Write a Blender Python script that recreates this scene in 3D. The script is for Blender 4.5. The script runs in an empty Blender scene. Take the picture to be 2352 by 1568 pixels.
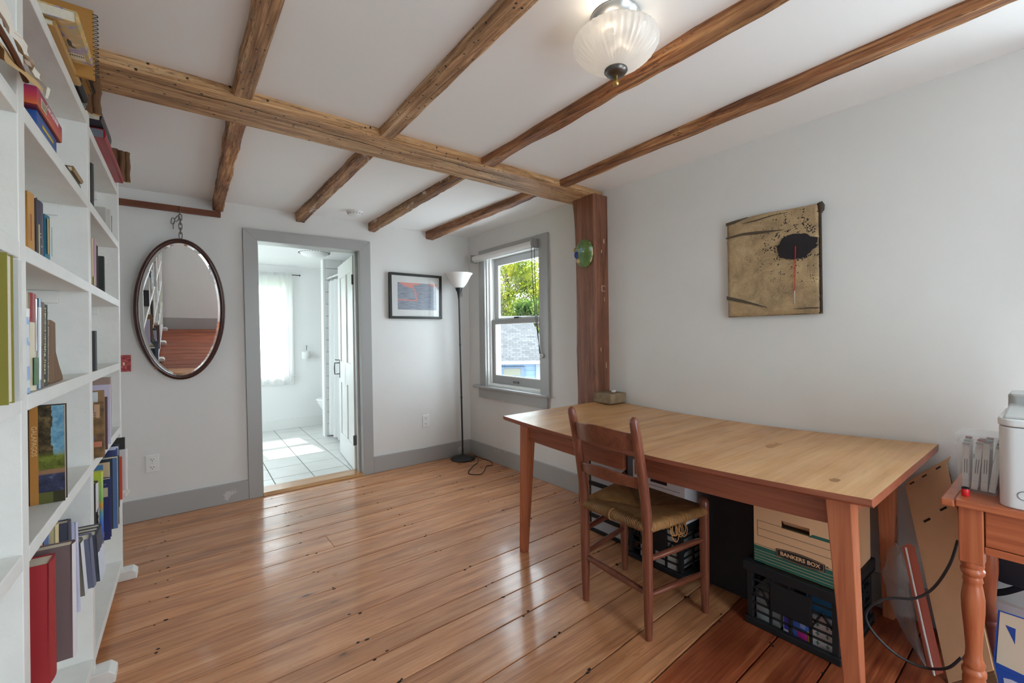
import bpy, bmesh, math, random
from mathutils import Vector, Matrix, Euler
random.seed(7)
S = bpy.context.scene
COL = S.collection

# ------------------------------------------------------------------ camera
YAW, PITCH, ROLL, FPX, CY = 0.66142, 0.00133, -0.01330, 1011.865, 768.324
EYE = Vector((0, 0, 1.22))
_f = Vector((math.sin(YAW)*math.cos(PITCH), math.cos(YAW)*math.cos(PITCH), math.sin(PITCH)))
_r = Vector((math.cos(YAW), -math.sin(YAW), 0)); _u = _r.cross(_f)
_r2 = _r*math.cos(ROLL) + _u*math.sin(ROLL); _u2 = -_r*math.sin(ROLL) + _u*math.cos(ROLL)
cam = bpy.data.cameras.new('camera'); camo = bpy.data.objects.new('camera', cam); COL.objects.link(camo)
cam.sensor_width = 36; cam.lens = 36*FPX/2352; cam.shift_y = -(784-CY)/2352
cam.clip_start = 0.02; cam.clip_end = 300
camo.matrix_world = Matrix(((_r2.x, _u2.x, -_f.x, EYE.x), (_r2.y, _u2.y, -_f.y, EYE.y), (_r2.z, _u2.z, -_f.z, EYE.z), (0, 0, 0, 1)))
S.camera = camo

# ------------------------------------------------------------------ sky, sun, exposure
SKY = 7.6
w = bpy.data.worlds.new('sky'); S.world = w; w.use_nodes = True
bg = w.node_tree.nodes['Background']; bg.inputs[0].default_value = (0.80, 0.925, 1.0, 1); bg.inputs[1].default_value = SKY
sl = bpy.data.lights.new('sun', 'SUN'); sl.energy = 7.0; sl.angle = 0.012; sl.color = (1, .95, .86)
so = bpy.data.objects.new('sun', sl); COL.objects.link(so)
so.rotation_euler = Vector((.05, -.72, -.82)).to_track_quat('-Z', 'Y').to_euler(); so.location = (1, 12, 12)
S.view_settings.view_transform = 'Standard'; S.view_settings.look = 'None'
S.view_settings.gamma = 1; S.view_settings.use_curve_mapping = False
S.view_settings.exposure = 0.50
S.cycles.max_bounces = 8; S.cycles.diffuse_bounces = 7; S.cycles.glossy_bounces = 4
S.cycles.transmission_bounces = 4; S.cycles.transparent_max_bounces = 12
S.cycles.caustics_reflective = False; S.cycles.caustics_refractive = False; S.cycles.sample_clamp_indirect = 6

def portal(name, loc, rot, sx, sy):
    l = bpy.data.lights.new(name, 'AREA'); l.shape = 'RECTANGLE'; l.size = sx; l.size_y = sy
    l.cycles.is_portal = True
    o = bpy.data.objects.new(name, l); COL.objects.link(o); o.location = loc; o.rotation_euler = rot
portal('sky_portal', (2.70, 3.175, 1.37), (0, math.pi/2, 0), 1.35, .9)
portal('sky_portal', (1.11, -1.30, 1.12), (math.pi/2, 0, 0), .85, 2.1)
portal('sky_portal', (-.55, 5.2, 1.25), (0, -math.pi/2, 0), 1.35, 1.0)
portal('sky_portal', (2.70, -.54, 1.21), (0, math.pi/2, 0), 1.9, 1.1)
portal('sky_portal', (.94, 6.80, 1.36), (-math.pi/2, 0, 0), .72, 1.3)

# ------------------------------------------------------------------ materials
def C(r, g, b):
    f = lambda c: (c/255/12.92) if c/255 <= .04045 else ((c/255+.055)/1.055)**2.4
    return (f(r), f(g), f(b), 1)
def nt_new(name):
    m = bpy.data.materials.new(name); m.use_nodes = True
    return m, m.node_tree, m.node_tree.nodes['Principled BSDF']
def nd(nt, typ, props=None, **ins):
    n = nt.nodes.new(typ)
    for k, v in (props or {}).items(): setattr(n, k, v)
    for k, v in ins.items():
        s = n.inputs[int(k[1:])] if k[0] == '_' else n.inputs[k.replace('__', ' ')]
        if hasattr(v, 'is_linked') or isinstance(v, bpy.types.NodeSocket): nt.links.new(v, s)
        else: s.default_value = v
    return n
def ramp(nt, fac, stops, interp='LINEAR'):
    n = nt.nodes.new('ShaderNodeValToRGB'); n.color_ramp.interpolation = interp
    e = n.color_ramp.elements
    while len(e) < len(stops): e.new(.5)
    for i, (p, c) in enumerate(stops): e[i].position = p; e[i].color = c if len(c) == 4 else (*c, 1)
    nt.links.new(fac, n.inputs[0]); return n.outputs[0]
def mix(nt, fac, a, b, mode='MIX'):
    n = nt.nodes.new('ShaderNodeMix'); n.data_type = 'RGBA'; n.blend_type = mode
    for s, v in ((n.inputs[0], fac), (n.inputs[6], a), (n.inputs[7], b)):
        if isinstance(v, bpy.types.NodeSocket): nt.links.new(v, s)
        else: s.default_value = v
    return n.outputs[2]
def coords(nt, scale=(1, 1, 1), rnd=True, rot=(0, 0, 0)):
    tc = nd(nt, 'ShaderNodeTexCoord'); out = tc.outputs['Object']
    if rnd:
        oi = nd(nt, 'ShaderNodeObjectInfo')
        v = nd(nt, 'ShaderNodeVectorMath', {'operation': 'SCALE'}, _0=(17.3, 9.1, 5.7)); nt.links.new(oi.outputs['Random'], v.inputs['Scale'])
        a = nd(nt, 'ShaderNodeVectorMath', {'operation': 'ADD'}, _0=out, _1=v.outputs[0]); out = a.outputs[0]
    mp = nd(nt, 'ShaderNodeMapping', None, Vector=out, Scale=scale, Rotation=rot)
    return mp.outputs[0]
def bump(nt, b, h, strength=.1, dist=.01):
    n = nd(nt, 'ShaderNodeBump', None, Strength=strength, Distance=dist, Height=h); nt.links.new(n.outputs[0], b.inputs['Normal'])
def plain(name, col, rough=.6, metal=0, coat=0, noise=0, nscale=30, bmp=0, bscale=60, spec=.5, trans=0, emit=None):
    m, nt, b = nt_new(name)
    b.inputs['Base Color'].default_value = col; b.inputs['Roughness'].default_value = rough
    b.inputs['Metallic'].default_value = metal; b.inputs['Coat Weight'].default_value = coat
    b.inputs['Specular IOR Level'].default_value = spec
    v = coords(nt, rnd=False)
    if noise:
        n = nd(nt, 'ShaderNodeTexNoise', None, Vector=v, Scale=nscale, Detail=4.0)
        d = tuple(c*(1-noise) for c in col[:3])+(1,); l = tuple(min(1, c*(1+noise)) for c in col[:3])+(1,)
        nt.links.new(ramp(nt, n.outputs[0], [(.3, d), (.7, l)]), b.inputs['Base Color'])
    if bmp:
        n = nd(nt, 'ShaderNodeTexNoise', None, Vector=v, Scale=bscale, Detail=3.0); bump(nt, b, n.outputs[0], bmp)
    return m
def wood(name, cols, axis='X', scale=1.0, rough=.4, coat=0, knots=0, worm=0, bmp=.08, var=.0, rough2=None, spec=.5, con=1.0, crack=0, blotch=0, flake=0):
    """grain along axis; cols = dark, mid, light"""
    m, nt, b = nt_new(name)
    a = {'X': 0, 'Y': 1, 'Z': 2}[axis]
    sc = [9*scale]*3; sc[a] = .8*scale
    v = coords(nt, tuple(sc))
    n = nd(nt, 'ShaderNodeTexNoise', None, Vector=v, Scale=1.6, Detail=7.0, Roughness=.62, Distortion=.9)
    sc2 = [60*scale]*3; sc2[a] = 1.6*scale
    v2 = coords(nt, tuple(sc2))
    n2 = nd(nt, 'ShaderNodeTexNoise', None, Vector=v2, Scale=2.0, Detail=4.0)
    f = mix(nt, .35, n.outputs[0], n2.outputs[0])
    col = ramp(nt, f, [(.5-.2/con, cols[0]), (.5, cols[1]), (.5+.22/con, cols[2])])
    if blotch:
        nb_ = nd(nt, 'ShaderNodeTexNoise', None, Vector=coords(nt, tuple(1.5 if i == a else 5 for i in range(3))), Scale=1.7, Detail=5.0, Roughness=.65)
        col = mix(nt, ramp(nt, nb_.outputs[0], [(.42, (0, 0, 0)), (.68, (blotch,)*3)]), col, tuple(c*.42 for c in cols[1][:3])+(1,))
    if var:
        oi = nd(nt, 'ShaderNodeObjectInfo')
        hs = nd(nt, 'ShaderNodeHueSaturation', None, Color=col, Saturation=1.0)
        mr = nd(nt, 'ShaderNodeMapRange', None, Value=oi.outputs['Random'], To__Min=1-var, To__Max=1+var); nt.links.new(mr.outputs[0], hs.inputs['Value'])
        col = hs.outputs[0]
    if knots:
        sk = [3.2]*3; sk[a] = 1.25
        vk = coords(nt, tuple(sk))
        vo = nd(nt, 'ShaderNodeTexVoronoi', None, Vector=vk, Scale=knots)
        nk = nd(nt, 'ShaderNodeTexNoise', None, Vector=vk, Scale=14.0, Detail=2.0)
        dd = nd(nt, 'ShaderNodeMath', {'operation': 'MULTIPLY_ADD'}, _0=nk.outputs[0], _1=.10, _2=vo.outputs['Distance'])
        k = ramp(nt, dd.outputs[0], [(.05, (1, 1, 1)), (.08, (.8, .8, .8)), (.105, (.25, .25, .25)), (.17, (0, 0, 0))])
        dk = tuple(c*.28 for c in cols[0][:3])+(1,)
        col = mix(nt, k, col, dk)
    if crack:
        scc = [7*scale]*3; scc[a] = .35*scale
        nc = nd(nt, 'ShaderNodeTexNoise', None, Vector=coords(nt, tuple(scc)), Scale=3.0, Detail=5.0, Roughness=.7, Distortion=.4)
        kc = ramp(nt, nc.outputs[0], [(.485, (0, 0, 0)), (.5, (crack,)*3), (.515, (0, 0, 0))])
        col = mix(nt, kc, col, tuple(c*.18 for c in cols[0][:3])+(1,))
    if worm:
        vw = coords(nt, (1, 1, 1))
        vo = nd(nt, 'ShaderNodeTexVoronoi', None, Vector=vw, Scale=worm)
        k = ramp(nt, vo.outputs['Distance'], [(.10, (1, 1, 1)), (.16, (0, 0, 0))])
        col = mix(nt, k, col, (.02, .012, .008, 1))
    if flake:
        sf = [9]*3; sf[a] = 4
        nf = nd(nt, 'ShaderNodeTexNoise', None, Vector=coords(nt, tuple(sf)), Scale=1.6, Detail=9.0, Roughness=.75)
        col = mix(nt, ramp(nt, nf.outputs[0], [(flake, (0, 0, 0)), (flake+.04, (.85,)*3)]), col, (.72, .70, .68, 1))
    nt.links.new(col, b.inputs['Base Color'])
    b.inputs['Roughness'].default_value = rough; b.inputs['Coat Weight'].default_value = coat; b.inputs['Coat Roughness'].default_value = .12
    b.inputs['Specular IOR Level'].default_value = spec
    if rough2:
        nr = nd(nt, 'ShaderNodeTexNoise', None, Vector=coords(nt, (2, 5, 2)), Scale=2.2, Detail=3.0)
        mr = nd(nt, 'ShaderNodeMapRange', None, Value=nr.outputs[0], From__Min=.3, From__Max=.7, To__Min=rough, To__Max=rough2); nt.links.new(mr.outputs[0], b.inputs['Roughness'])
    bump(nt, b, f, bmp, .006)
    return m
M = {}
def wallmat():
    m, nt, b = nt_new('wall_paint')
    v = coords(nt, rnd=False)
    n = nd(nt, 'ShaderNodeTexNoise', None, Vector=v, Scale=3.0, Detail=5.0)
    nt.links.new(ramp(nt, n.outputs[0], [(.3, (.735, .73, .715, 1)), (.7, (.765, .76, .745, 1))]), b.inputs['Base Color'])
    b.inputs['Roughness'].default_value = .75
    n2 = nd(nt, 'ShaderNodeTexNoise', None, Vector=v, Scale=7.0, Detail=6.0); bump(nt, b, n2.outputs[0], .12, .02)
    return m
M['wall'] = wallmat()
M['ceil'] = plain('ceiling_paint', (.92, .92, .917, 1), .7, bmp=.15, bscale=6)
M['bathwall'] = plain('bathroom_paint', (.86, .86, .85, 1), .6)
def graytrim():
    m, nt, b = nt_new('grey_trim_paint')
    v = coords(nt, rnd=False)
    n = nd(nt, 'ShaderNodeTexNoise', None, Vector=v, Scale=22.0, Detail=8.0, Roughness=.7)
    n0 = nd(nt, 'ShaderNodeTexNoise', None, Vector=v, Scale=4.0, Detail=2.0)
    mm = nd(nt, 'ShaderNodeMath', {'operation': 'MULTIPLY'}, _0=n.outputs[0], _1=n0.outputs[0])
    k = ramp(nt, mm.outputs[0], [(.385, (0, 0, 0)), (.41, (1, 1, 1))])
    nt.links.new(mix(nt, k, (.40, .40, .395, 1), (.58, .58, .57, 1)), b.inputs['Base Color'])
    b.inputs['Roughness'].default_value = .38
    return m
M['gray'] = graytrim()
M['grayclean'] = plain('grey_gloss_paint', (.40, .40, .395, 1), .35, bmp=.05, bscale=30)
M['white'] = plain('white_gloss_paint', (.83, .83, .81, 1), .35, bmp=.04, bscale=40)
M['shelf'] = plain('bookcase_paint', (.80, .80, .775, 1), .45, noise=.03, nscale=14, bmp=.1, bscale=45)
M['plastic'] = plain('white_plastic', (.80, .80, .79, 1), .3)
M['slot'] = plain('dark_slot', (.03, .03, .03, 1), .6)
M['black'] = plain('black_metal', (.02, .02, .022, 1), .35)
M['blackpl'] = plain('black_plastic', (.014, .014, .016, 1), .5, bmp=.05, bscale=90, spec=.3)
M['chrome'] = plain('brushed_metal', (.55, .55, .55, 1), .35, metal=1)
M['darkmetal'] = plain('dark_metal', (.16, .15, .14, 1), .35, metal=1)
M['brass'] = plain('brass', (.55, .36, .12, 1), .3, metal=1)
M['mirror'] = plain('mirror_glass', (.9, .9, .9, 1), .0, metal=1)
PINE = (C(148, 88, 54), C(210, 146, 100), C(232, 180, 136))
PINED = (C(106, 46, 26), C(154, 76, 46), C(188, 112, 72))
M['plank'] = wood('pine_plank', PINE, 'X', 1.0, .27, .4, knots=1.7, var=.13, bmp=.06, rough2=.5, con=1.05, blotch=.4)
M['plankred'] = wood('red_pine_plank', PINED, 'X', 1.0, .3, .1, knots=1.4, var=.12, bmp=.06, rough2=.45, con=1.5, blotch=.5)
M['beamx'] = wood('hewn_beam_x', (C(136, 94, 60), C(202, 156, 108), C(234, 198, 152)), 'X', 1.2, .55, bmp=.6, worm=26, con=1.7, crack=.8, blotch=.5)
M['beamy'] = wood('hewn_joist_y', (C(116, 76, 50), C(190, 146, 104), C(230, 198, 160)), 'Y', 1.2, .6, bmp=.7, worm=30, con=1.7, crack=.6, blotch=.7)
M['beamy2'] = wood('rough_joist_y', (C(92, 52, 32), C(164, 108, 68), C(212, 164, 112)), 'Y', 1.0, .6, bmp=1.0, con=1.8, crack=.9, blotch=.8)
M['beamy3'] = wood('flaked_joist_y', (C(96, 58, 38), C(164, 116, 76), C(212, 172, 128)), 'Y', 1.1, .6, bmp=.9, con=1.8, crack=.8, blotch=.8, flake=.585)
M['post'] = wood('post_wood', (C(92, 54, 40), C(134, 86, 64), C(162, 112, 84)), 'Z', 1.0, .5, bmp=.3, knots=.8, con=1.3, crack=.5)
M['trimwood'] = wood('wall_timber', (C(80, 36, 18), C(118, 62, 32), C(140, 80, 44)), 'X', 1.0, .5, bmp=.2)
M['thresh'] = wood('oak_threshold', (C(150, 100, 58), C(192, 142, 92), C(214, 170, 120)), 'X', 1.0, .35, .2)
M['cherrytop'] = wood('cherry_top', (C(172, 118, 70), C(206, 156, 104), C(226, 184, 132)), 'X', .55, .34, .12, var=.03, bmp=.03, rough2=.5, con=1.1, blotch=.25)
M['cherryedge'] = wood('cherry_edge', (C(120, 62, 44), C(152, 86, 62), C(172, 104, 76)), 'Y', .8, .4, .05, bmp=.03)
M['cherryleg'] = wood('cherry_leg', (C(150, 80, 52), C(186, 110, 76), C(206, 134, 94)), 'Z', .8, .4, .05, bmp=.03)
M['chairwood'] = wood('chair_wood', (C(92, 48, 36), C(122, 68, 50), C(146, 88, 64)), 'Z', 1.5, .3, .25, bmp=.03)
M['chairrung'] = wood('chair_rung', (C(88, 46, 34), C(116, 64, 46), C(138, 82, 60)), 'X', 1.5, .3, .25, bmp=.03)
M['sidewood'] = wood('maple_red', (C(136, 66, 40), C(178, 98, 62), C(200, 122, 80)), 'Z', .9, .35, .15, bmp=.03)
M['sidewoody'] = wood('maple_red_y', (C(136, 66, 40), C(176, 96, 60), C(198, 120, 78)), 'Y', .9, .35, .15, bmp=.03)
M['mirrorwood'] = wood('mahogany', (C(40, 18, 14), C(62, 28, 20), C(84, 40, 28)), 'Z', 2.0, .3, .2, bmp=.03)
M['bark'] = wood('bark', (C(62, 38, 22), C(104, 72, 46), C(134, 98, 66)), 'Z', 2.5, .8, bmp=.6)
M['cutwood'] = plain('cut_wood', C(196, 158, 92), .7, noise=.12, nscale=40)
M['paper'] = plain('page_paper', C(222, 214, 196), .8, noise=.05, nscale=120)
M['card'] = plain('cardboard', C(208, 164, 126), .75, noise=.05, nscale=9, bmp=.03)
M['tile'] = plain('floor_tile', (.72, .72, .69, 1), .32, noise=.06, nscale=6)
M['grout'] = plain('grout', (.22, .22, .21, 1), .8)
M['porcelain'] = plain('porcelain', (.86, .86, .85, 1), .12)
def glass(name, tint=(1, 1, 1, 1), rough=0, refl=1.0):
    m = bpy.data.materials.new(name); m.use_nodes = True; nt = m.node_tree; nt.nodes.clear()
    o = nd(nt, 'ShaderNodeOutputMaterial'); t = nd(nt, 'ShaderNodeBsdfTransparent', None, Color=tint); g = nd(nt, 'ShaderNodeBsdfGlossy', None, Roughness=rough)
    ge = nd(nt, 'ShaderNodeNewGeometry'); ior = nd(nt, 'ShaderNodeMapRange', None, Value=ge.outputs['Backfacing'], To__Min=1.45, To__Max=1/1.45)
    fr = nd(nt, 'ShaderNodeFresnel', None, IOR=ior.outputs[0])
    mu = nd(nt, 'ShaderNodeMath', {'operation': 'MULTIPLY'}, _0=fr.outputs[0], _1=refl)
    x = nd(nt, 'ShaderNodeMixShader', None, Fac=mu.outputs[0], _1=t.outputs[0], _2=g.outputs[0]); nt.links.new(x.outputs[0], o.inputs[0]); return m
M['glass'] = glass('window_glass', (.97, .98, .98, 1))
def sheer(name, col, tr, tl=.6):
    m = bpy.data.materials.new(name); m.use_nodes = True; nt = m.node_tree; nt.nodes.clear()
    o = nd(nt, 'ShaderNodeOutputMaterial'); t = nd(nt, 'ShaderNodeBsdfTransparent'); d = nd(nt, 'ShaderNodeBsdfDiffuse', None, Color=col); l = nd(nt, 'ShaderNodeBsdfTranslucent', None, Color=col)
    x = nd(nt, 'ShaderNodeMixShader', None, Fac=tl, _1=d.outputs[0], _2=l.outputs[0]); y = nd(nt, 'ShaderNodeMixShader', None, Fac=tr, _1=x.outputs[0], _2=t.outputs[0])
    nt.links.new(y.outputs[0], o.inputs[0]); return m
M['sheer'] = sheer('sheer_cloth', (.9, .9, .9, 1), .35, .6)
M['showercloth'] = sheer('shower_cloth', (.86, .86, .85, 1), 0, .3)
M['clear'] = sheer('clear_plastic', (.82, .84, .86, 1), .86, .3)
M['frost'] = sheer('frosted_plastic', (.78, .82, .88, 1), .5, .4)
_pc = {}
def P(r, g, b, rough=.55, **k):
    key = (r, g, b, rough, tuple(sorted(k.items())))
    if key not in _pc: _pc[key] = plain('paint_%d_%d_%d' % (r, g, b), C(r, g, b), rough, **k)
    return _pc[key]

# ------------------------------------------------------------------ mesh helpers
WORLD = {}
class MB:
    def __init__(s): s.v = []; s.f = []; s.m = []; s.cur = 0
    def mat(s, i): s.cur = i; return s
    def add(s, vs, fs):
        b = len(s.v); s.v += [Vector(p) for p in vs]
        for f in fs: s.f.append([i+b for i in f]); s.m.append(s.cur)
        return s
    def box(s, x0, x1, y0, y1, z0, z1, mt=None):
        vs = [(x, y, z) for z in (z0, z1) for y in (y0, y1) for x in (x0, x1)]
        if mt is not None: vs = [mt @ Vector(p) for p in vs]
        return s.add(vs, [(0, 2, 3, 1), (4, 5, 7, 6), (0, 1, 5, 4), (2, 6, 7, 3), (0, 4, 6, 2), (1, 3, 7, 5)])
    def hexa(s, lo, hi):
        """two quads (4 points each, same winding) joined"""
        return s.add(list(lo)+list(hi), [(3, 2, 1, 0), (4, 5, 6, 7)]+[(i, (i+1) % 4, 4+(i+1) % 4, 4+i) for i in range(4)])
    def prism(s, pts, mt, h):
        n = len(pts); lo = [mt @ Vector((x, y, 0)) for x, y in pts]; hi = [mt @ Vector((x, y, h)) for x, y in pts]
        return s.add(lo+hi, [tuple(range(n-1, -1, -1)), tuple(range(n, 2*n))]+[(i, (i+1) % n, n+(i+1) % n, n+i) for i in range(n)])
    def tube(s, pts, r, n=10, closed=False, caps=True, flat=1.0):
        pts = [Vector(p) for p in pts]; k = len(pts); rr = r if isinstance(r, (list, tuple)) else [r]*k
        vs = []; up = None
        for i, p in enumerate(pts):
            if closed: t = pts[(i+1) % k]-pts[i-1]
            else: t = pts[min(i+1, k-1)]-pts[max(i-1, 0)]
            t = t.normalized()
            if up is None:
                up = Vector((0, 0, 1)) if abs(t.z) < .9 else Vector((1, 0, 0))
            a = (up - t*up.dot(t)).normalized(); up = a; c = t.cross(a)
            for j in range(n):
                th = 2*math.pi*j/n; vs.append(p + (a*math.cos(th)*flat + c*math.sin(th))*rr[i])
        fs = []
        for i in range(k if closed else k-1):
            for j in range(n):
                a0 = i*n+j; a1 = i*n+(j+1) % n; b0 = ((i+1) % k)*n+j; b1 = ((i+1) % k)*n+(j+1) % n
                fs.append((a0, a1, b1, b0))
        if caps and not closed: fs += [tuple(range(n-1, -1, -1)), tuple(range((k-1)*n, k*n))]
        return s.add(vs, fs)
    def lathe(s, prof, c=(0, 0, 0), n=32, mt=None, ribs=0, amp=0):
        c = Vector(c); vs = []; fs = []
        for i_, (r, z) in enumerate(prof):
            for j in range(n):
                th = 2*math.pi*j/n; q = r*(1+(amp*math.cos(ribs*th)*min(1, i_/3) if ribs else 0))
                p = Vector((q*math.cos(th), q*math.sin(th), z))
                vs.append((mt @ p if mt is not None else p)+c)
        k = len(prof)
        for i in range(k-1):
            for j in range(n): fs.append((i*n+j, i*n+(j+1) % n, (i+1)*n+(j+1) % n, (i+1)*n+j))
        if prof[0][0] > 1e-5: fs.append(tuple(range(n-1, -1, -1)))
        if prof[-1][0] > 1e-5: fs.append(tuple(range((k-1)*n, k*n)))
        return s.add(vs, fs)
    def grid(s, fn, nu, nv):
        b = [fn(i/nu, j/nv) for i in range(nu+1) for j in range(nv+1)]; q = nv+1
        return s.add(b, [(i*q+j, (i+1)*q+j, (i+1)*q+j+1, i*q+j+1) for i in range(nu) for j in range(nv)])
    def sphere(s, c, r, n=12, sc=(1, 1, 1)):
        c = Vector(c)
        prof = [(r*math.sin(math.pi*i/n), -r*math.cos(math.pi*i/n)) for i in range(n+1)]
        return s.lathe(prof, c, 2*n, Matrix.Diagonal((*sc, 1)))
    def build(s, name, mats, parent=None, xf=None, bevel=0, smooth=None, seg=2, solid=0, wobble=0, keep=False):
        vs = [xf @ p for p in s.v] if xf is not None else s.v
        if wobble:
            from mathutils import noise
            vs = [p + Vector((noise.noise(p*6), noise.noise(p*6+Vector((9, 0, 0))), noise.noise(p*6+Vector((0, 9, 0)))))*wobble for p in vs]
        if parent is not None: o0 = WORLD[parent.name]
        elif keep: o0 = Vector()
        else:
            xs = [p.x for p in vs]; ys = [p.y for p in vs]
            o0 = Vector(((min(xs)+max(xs))/2, (min(ys)+max(ys))/2, min(p.z for p in vs)))
        me = bpy.data.meshes.new(name); me.from_pydata([p-o0 for p in vs], [], s.f)
        ms = mats if isinstance(mats, (list, tuple)) else [mats]
        for m in ms: me.materials.append(M[m] if isinstance(m, str) else m)
        if len(ms) > 1:
            for p, i in zip(me.polygons, s.m): p.material_index = i
        me.update()
        bm = bmesh.new(); bm.from_mesh(me); bmesh.ops.remove_doubles(bm, verts=bm.verts, dist=1e-6); bmesh.ops.recalc_face_normals(bm, faces=bm.faces); bm.to_mesh(me); bm.free()
        if smooth:
            me.polygons.foreach_set('use_smooth', [True]*len(me.polygons)); me.set_sharp_from_angle(angle=math.radians(smooth))
        o = bpy.data.objects.new(name, me); COL.objects.link(o)
        if parent is not None: o.parent = parent
        else: o.location = o0
        WORLD[o.name] = o0
        if solid:
            d = o.modifiers.new('thick', 'SOLIDIFY'); d.thickness = solid; d.offset = 0
        if bevel:
            d = o.modifiers.new('edge', 'BEVEL'); d.width = bevel; d.segments = seg; d.limit_method = 'ANGLE'; d.angle_limit = math.radians(40); d.harden_normals = False
        return o
def box(*a, **k): return MB().box(*a, **k)
def root(name, loc):
    o = bpy.data.objects.new(name, None); COL.objects.link(o); o.location = loc; o.empty_display_size = .05; WORLD[o.name] = Vector(loc); return o
def tag(o, label, cat, group=None):
    o['label'] = label; o['category'] = cat
    if group: o['group'] = group
    return o
def struct(o, label=None, cat=None):
    o['kind'] = 'structure'
    if label: o['label'] = label
    if cat: o['category'] = cat
    return o
def frame3(o, x, y):
    """matrix with origin o, text x axis and y axis directions"""
    x = Vector(x).normalized(); y = Vector(y); y = (y - x*y.dot(x)).normalized(); z = x.cross(y)
    return Matrix(((x.x, y.x, z.x, o[0]), (x.y, y.y, z.y, o[1]), (x.z, y.z, z.z, o[2]), (0, 0, 0, 1)))
def text(s, size, mt, mat, parent, ext=.0002, align='CENTER', shear=0, bold=0, sx=1, sp=1.0):
    cu = bpy.data.curves.new('lettering', 'FONT'); cu.body = s; cu.size = size; cu.extrude = ext; cu.align_x = align; cu.align_y = 'CENTER'; cu.shear = shear; cu.offset = bold; cu.resolution_u = 3; cu.space_character = sp
    t = bpy.data.objects.new('lettering_curve', cu); COL.objects.link(t)
    bpy.context.view_layer.update()
    me0 = bpy.data.meshes.new_from_object(t.evaluated_get(bpy.context.evaluated_depsgraph_get()))
    b = MB(); b.add([mt @ Vector((v.co.x*sx, v.co.y, v.co.z)) for v in me0.vertices], [tuple(p.vertices) for p in me0.polygons])
    bpy.data.objects.remove(t); bpy.data.curves.remove(cu); bpy.data.meshes.remove(me0)
    return b.build('lettering', mat, parent)
def patch(mt, w, h, mat, parent, name='print', d=.0006):
    """thin printed rectangle centred on mt"""
    return box(-w/2, w/2, -h/2, h/2, 0, d, mt=mt).build(name, mat, parent)
# ------------------------------------------------------------------ room shell
XL, XR, YB, YF, HC = -.57, 2.473, -1.1, 3.903, 2.242
fl = struct(box(XL-.1, XR, YB-.1, YF, -.06, -.021).build('floor', plain('subfloor', (.012, .008, .006, 1), .9)))
JY = [-1.1, -.88, -.7, -.5, -.31, -.1, .08, .25, .40, .556, .735, .915, 1.095, 1.305, 1.495, 1.658, 1.785, 1.98, 2.245, 2.463, 2.677, 2.86, 3.013, 3.175, 3.42, 3.60, 3.79, 3.96]
SLOPE = [0]*9+[.017, .017, .043, .035, .03, .02, .01, .012, .017, .012, .014, .008, .008, .01, .012, .012, .008, .01, 0]
def jy(i, x): return JY[i]+SLOPE[i]*(x-1)
for i in range(len(JY)-1):
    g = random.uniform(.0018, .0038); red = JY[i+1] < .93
    xs = (XL, XR)
    if i in (13, 20): xs = (XL, .35+.2*(i % 3), XR)
    for k in range(len(xs)-1):
        x0, x1 = xs[k]+(.001 if k else 0), xs[k+1]-.001
        def yc(j, x, s): return min(jy(j, x)+s*g, YF-.001)
        dz = random.uniform(-.0012, 0)
        q = [(x0, yc(i, x0, 1)), (x1, yc(i, x1, 1)), (x1, yc(i+1, x1, -1)), (x0, yc(i+1, x0, -1))]
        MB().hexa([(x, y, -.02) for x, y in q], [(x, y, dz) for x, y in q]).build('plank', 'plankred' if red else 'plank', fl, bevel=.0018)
# nail holes along the boards
nb = MB()
for i in range(9, len(JY)-1):
    for x in (-.05, .62, 1.22, 1.86, 2.3):
        for s in (.03, .97):
            y = jy(i, x)*(1-s)+jy(i+1, x)*s+random.uniform(-.006, .006); xx = x+random.uniform(-.04, .04)
            if y > YF-.02: continue
            r = random.uniform(.003, .0055); e = random.uniform(1, 2)
            nb.lathe([(r, -.0015), (r, .0003)], (xx, y, 0), 7, Matrix.Diagonal((e, 1, 1, 1)))
n_ = nb.build('nail_head', plain('nail_iron', (.012, .01, .009, 1), .8), fl); n_['kind'] = 'stuff'

DX0, DX1, DZ = .556, 1.342, 1.977       # door opening
wf = MB(); YF2 = 4.03
wf.box(XL, DX0-.012, YF, YF2, 0, HC+.1); wf.box(DX1+.012, XR+.15, YF, YF2, 0, HC+.1); wf.box(DX0-.012, DX1+.012, YF, YF2, DZ+.012, HC+.1)
struct(wf.build('wall_far', 'wall'))
RY0, RY1, RZ0, RZ1 = -1.06, -.02, .30, 2.12      # window added in the long wall, unseen behind the viewer, for more daylight
WY0, WY1, WZ0, WZ1 = 2.772, 3.578, .742, 1.985     # room window opening
wr = MB(); XR2 = XR+.16
wr.box(XR, XR2, YB-.1, RY0, 0, HC+.1); wr.box(XR, XR2, RY1, WY0, 0, HC+.1); wr.box(XR, XR2, RY0, RY1, 0, RZ0); wr.box(XR, XR2, RY0, RY1, RZ1, HC+.1); wr.box(XR, XR2, WY1, YF2-.001, 0, HC+.1); wr.box(XR, XR2, WY0, WY1, 0, WZ0); wr.box(XR, XR2, WY0, WY1, WZ1, HC+.1)
struct(wr.build('wall_right', 'wall'))
struct(box(XL-.1, XL, YB-.1, YF2, 0, HC+.1).build('wall_left', 'wall'))
BX0, BX1, BZ0, BZ1 = .72, 1.50, .10, 2.12  # opening for the added, unseen daylight window
wb = MB(); wb.box(XL, BX0, YB-.1, YB, 0, HC+.1); wb.box(BX1, XR, YB-.1, YB, 0, HC+.1); wb.box(BX0, BX1, YB-.1, YB, 0, BZ0); wb.box(BX0, BX1, YB-.1, YB, BZ1, HC+.1)
struct(wb.build('wall_back', 'wall'))
struct(box(XL-.1, XR+.16, YB-.1, YF, HC, HC+.06).build('ceiling', 'ceil'))

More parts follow.
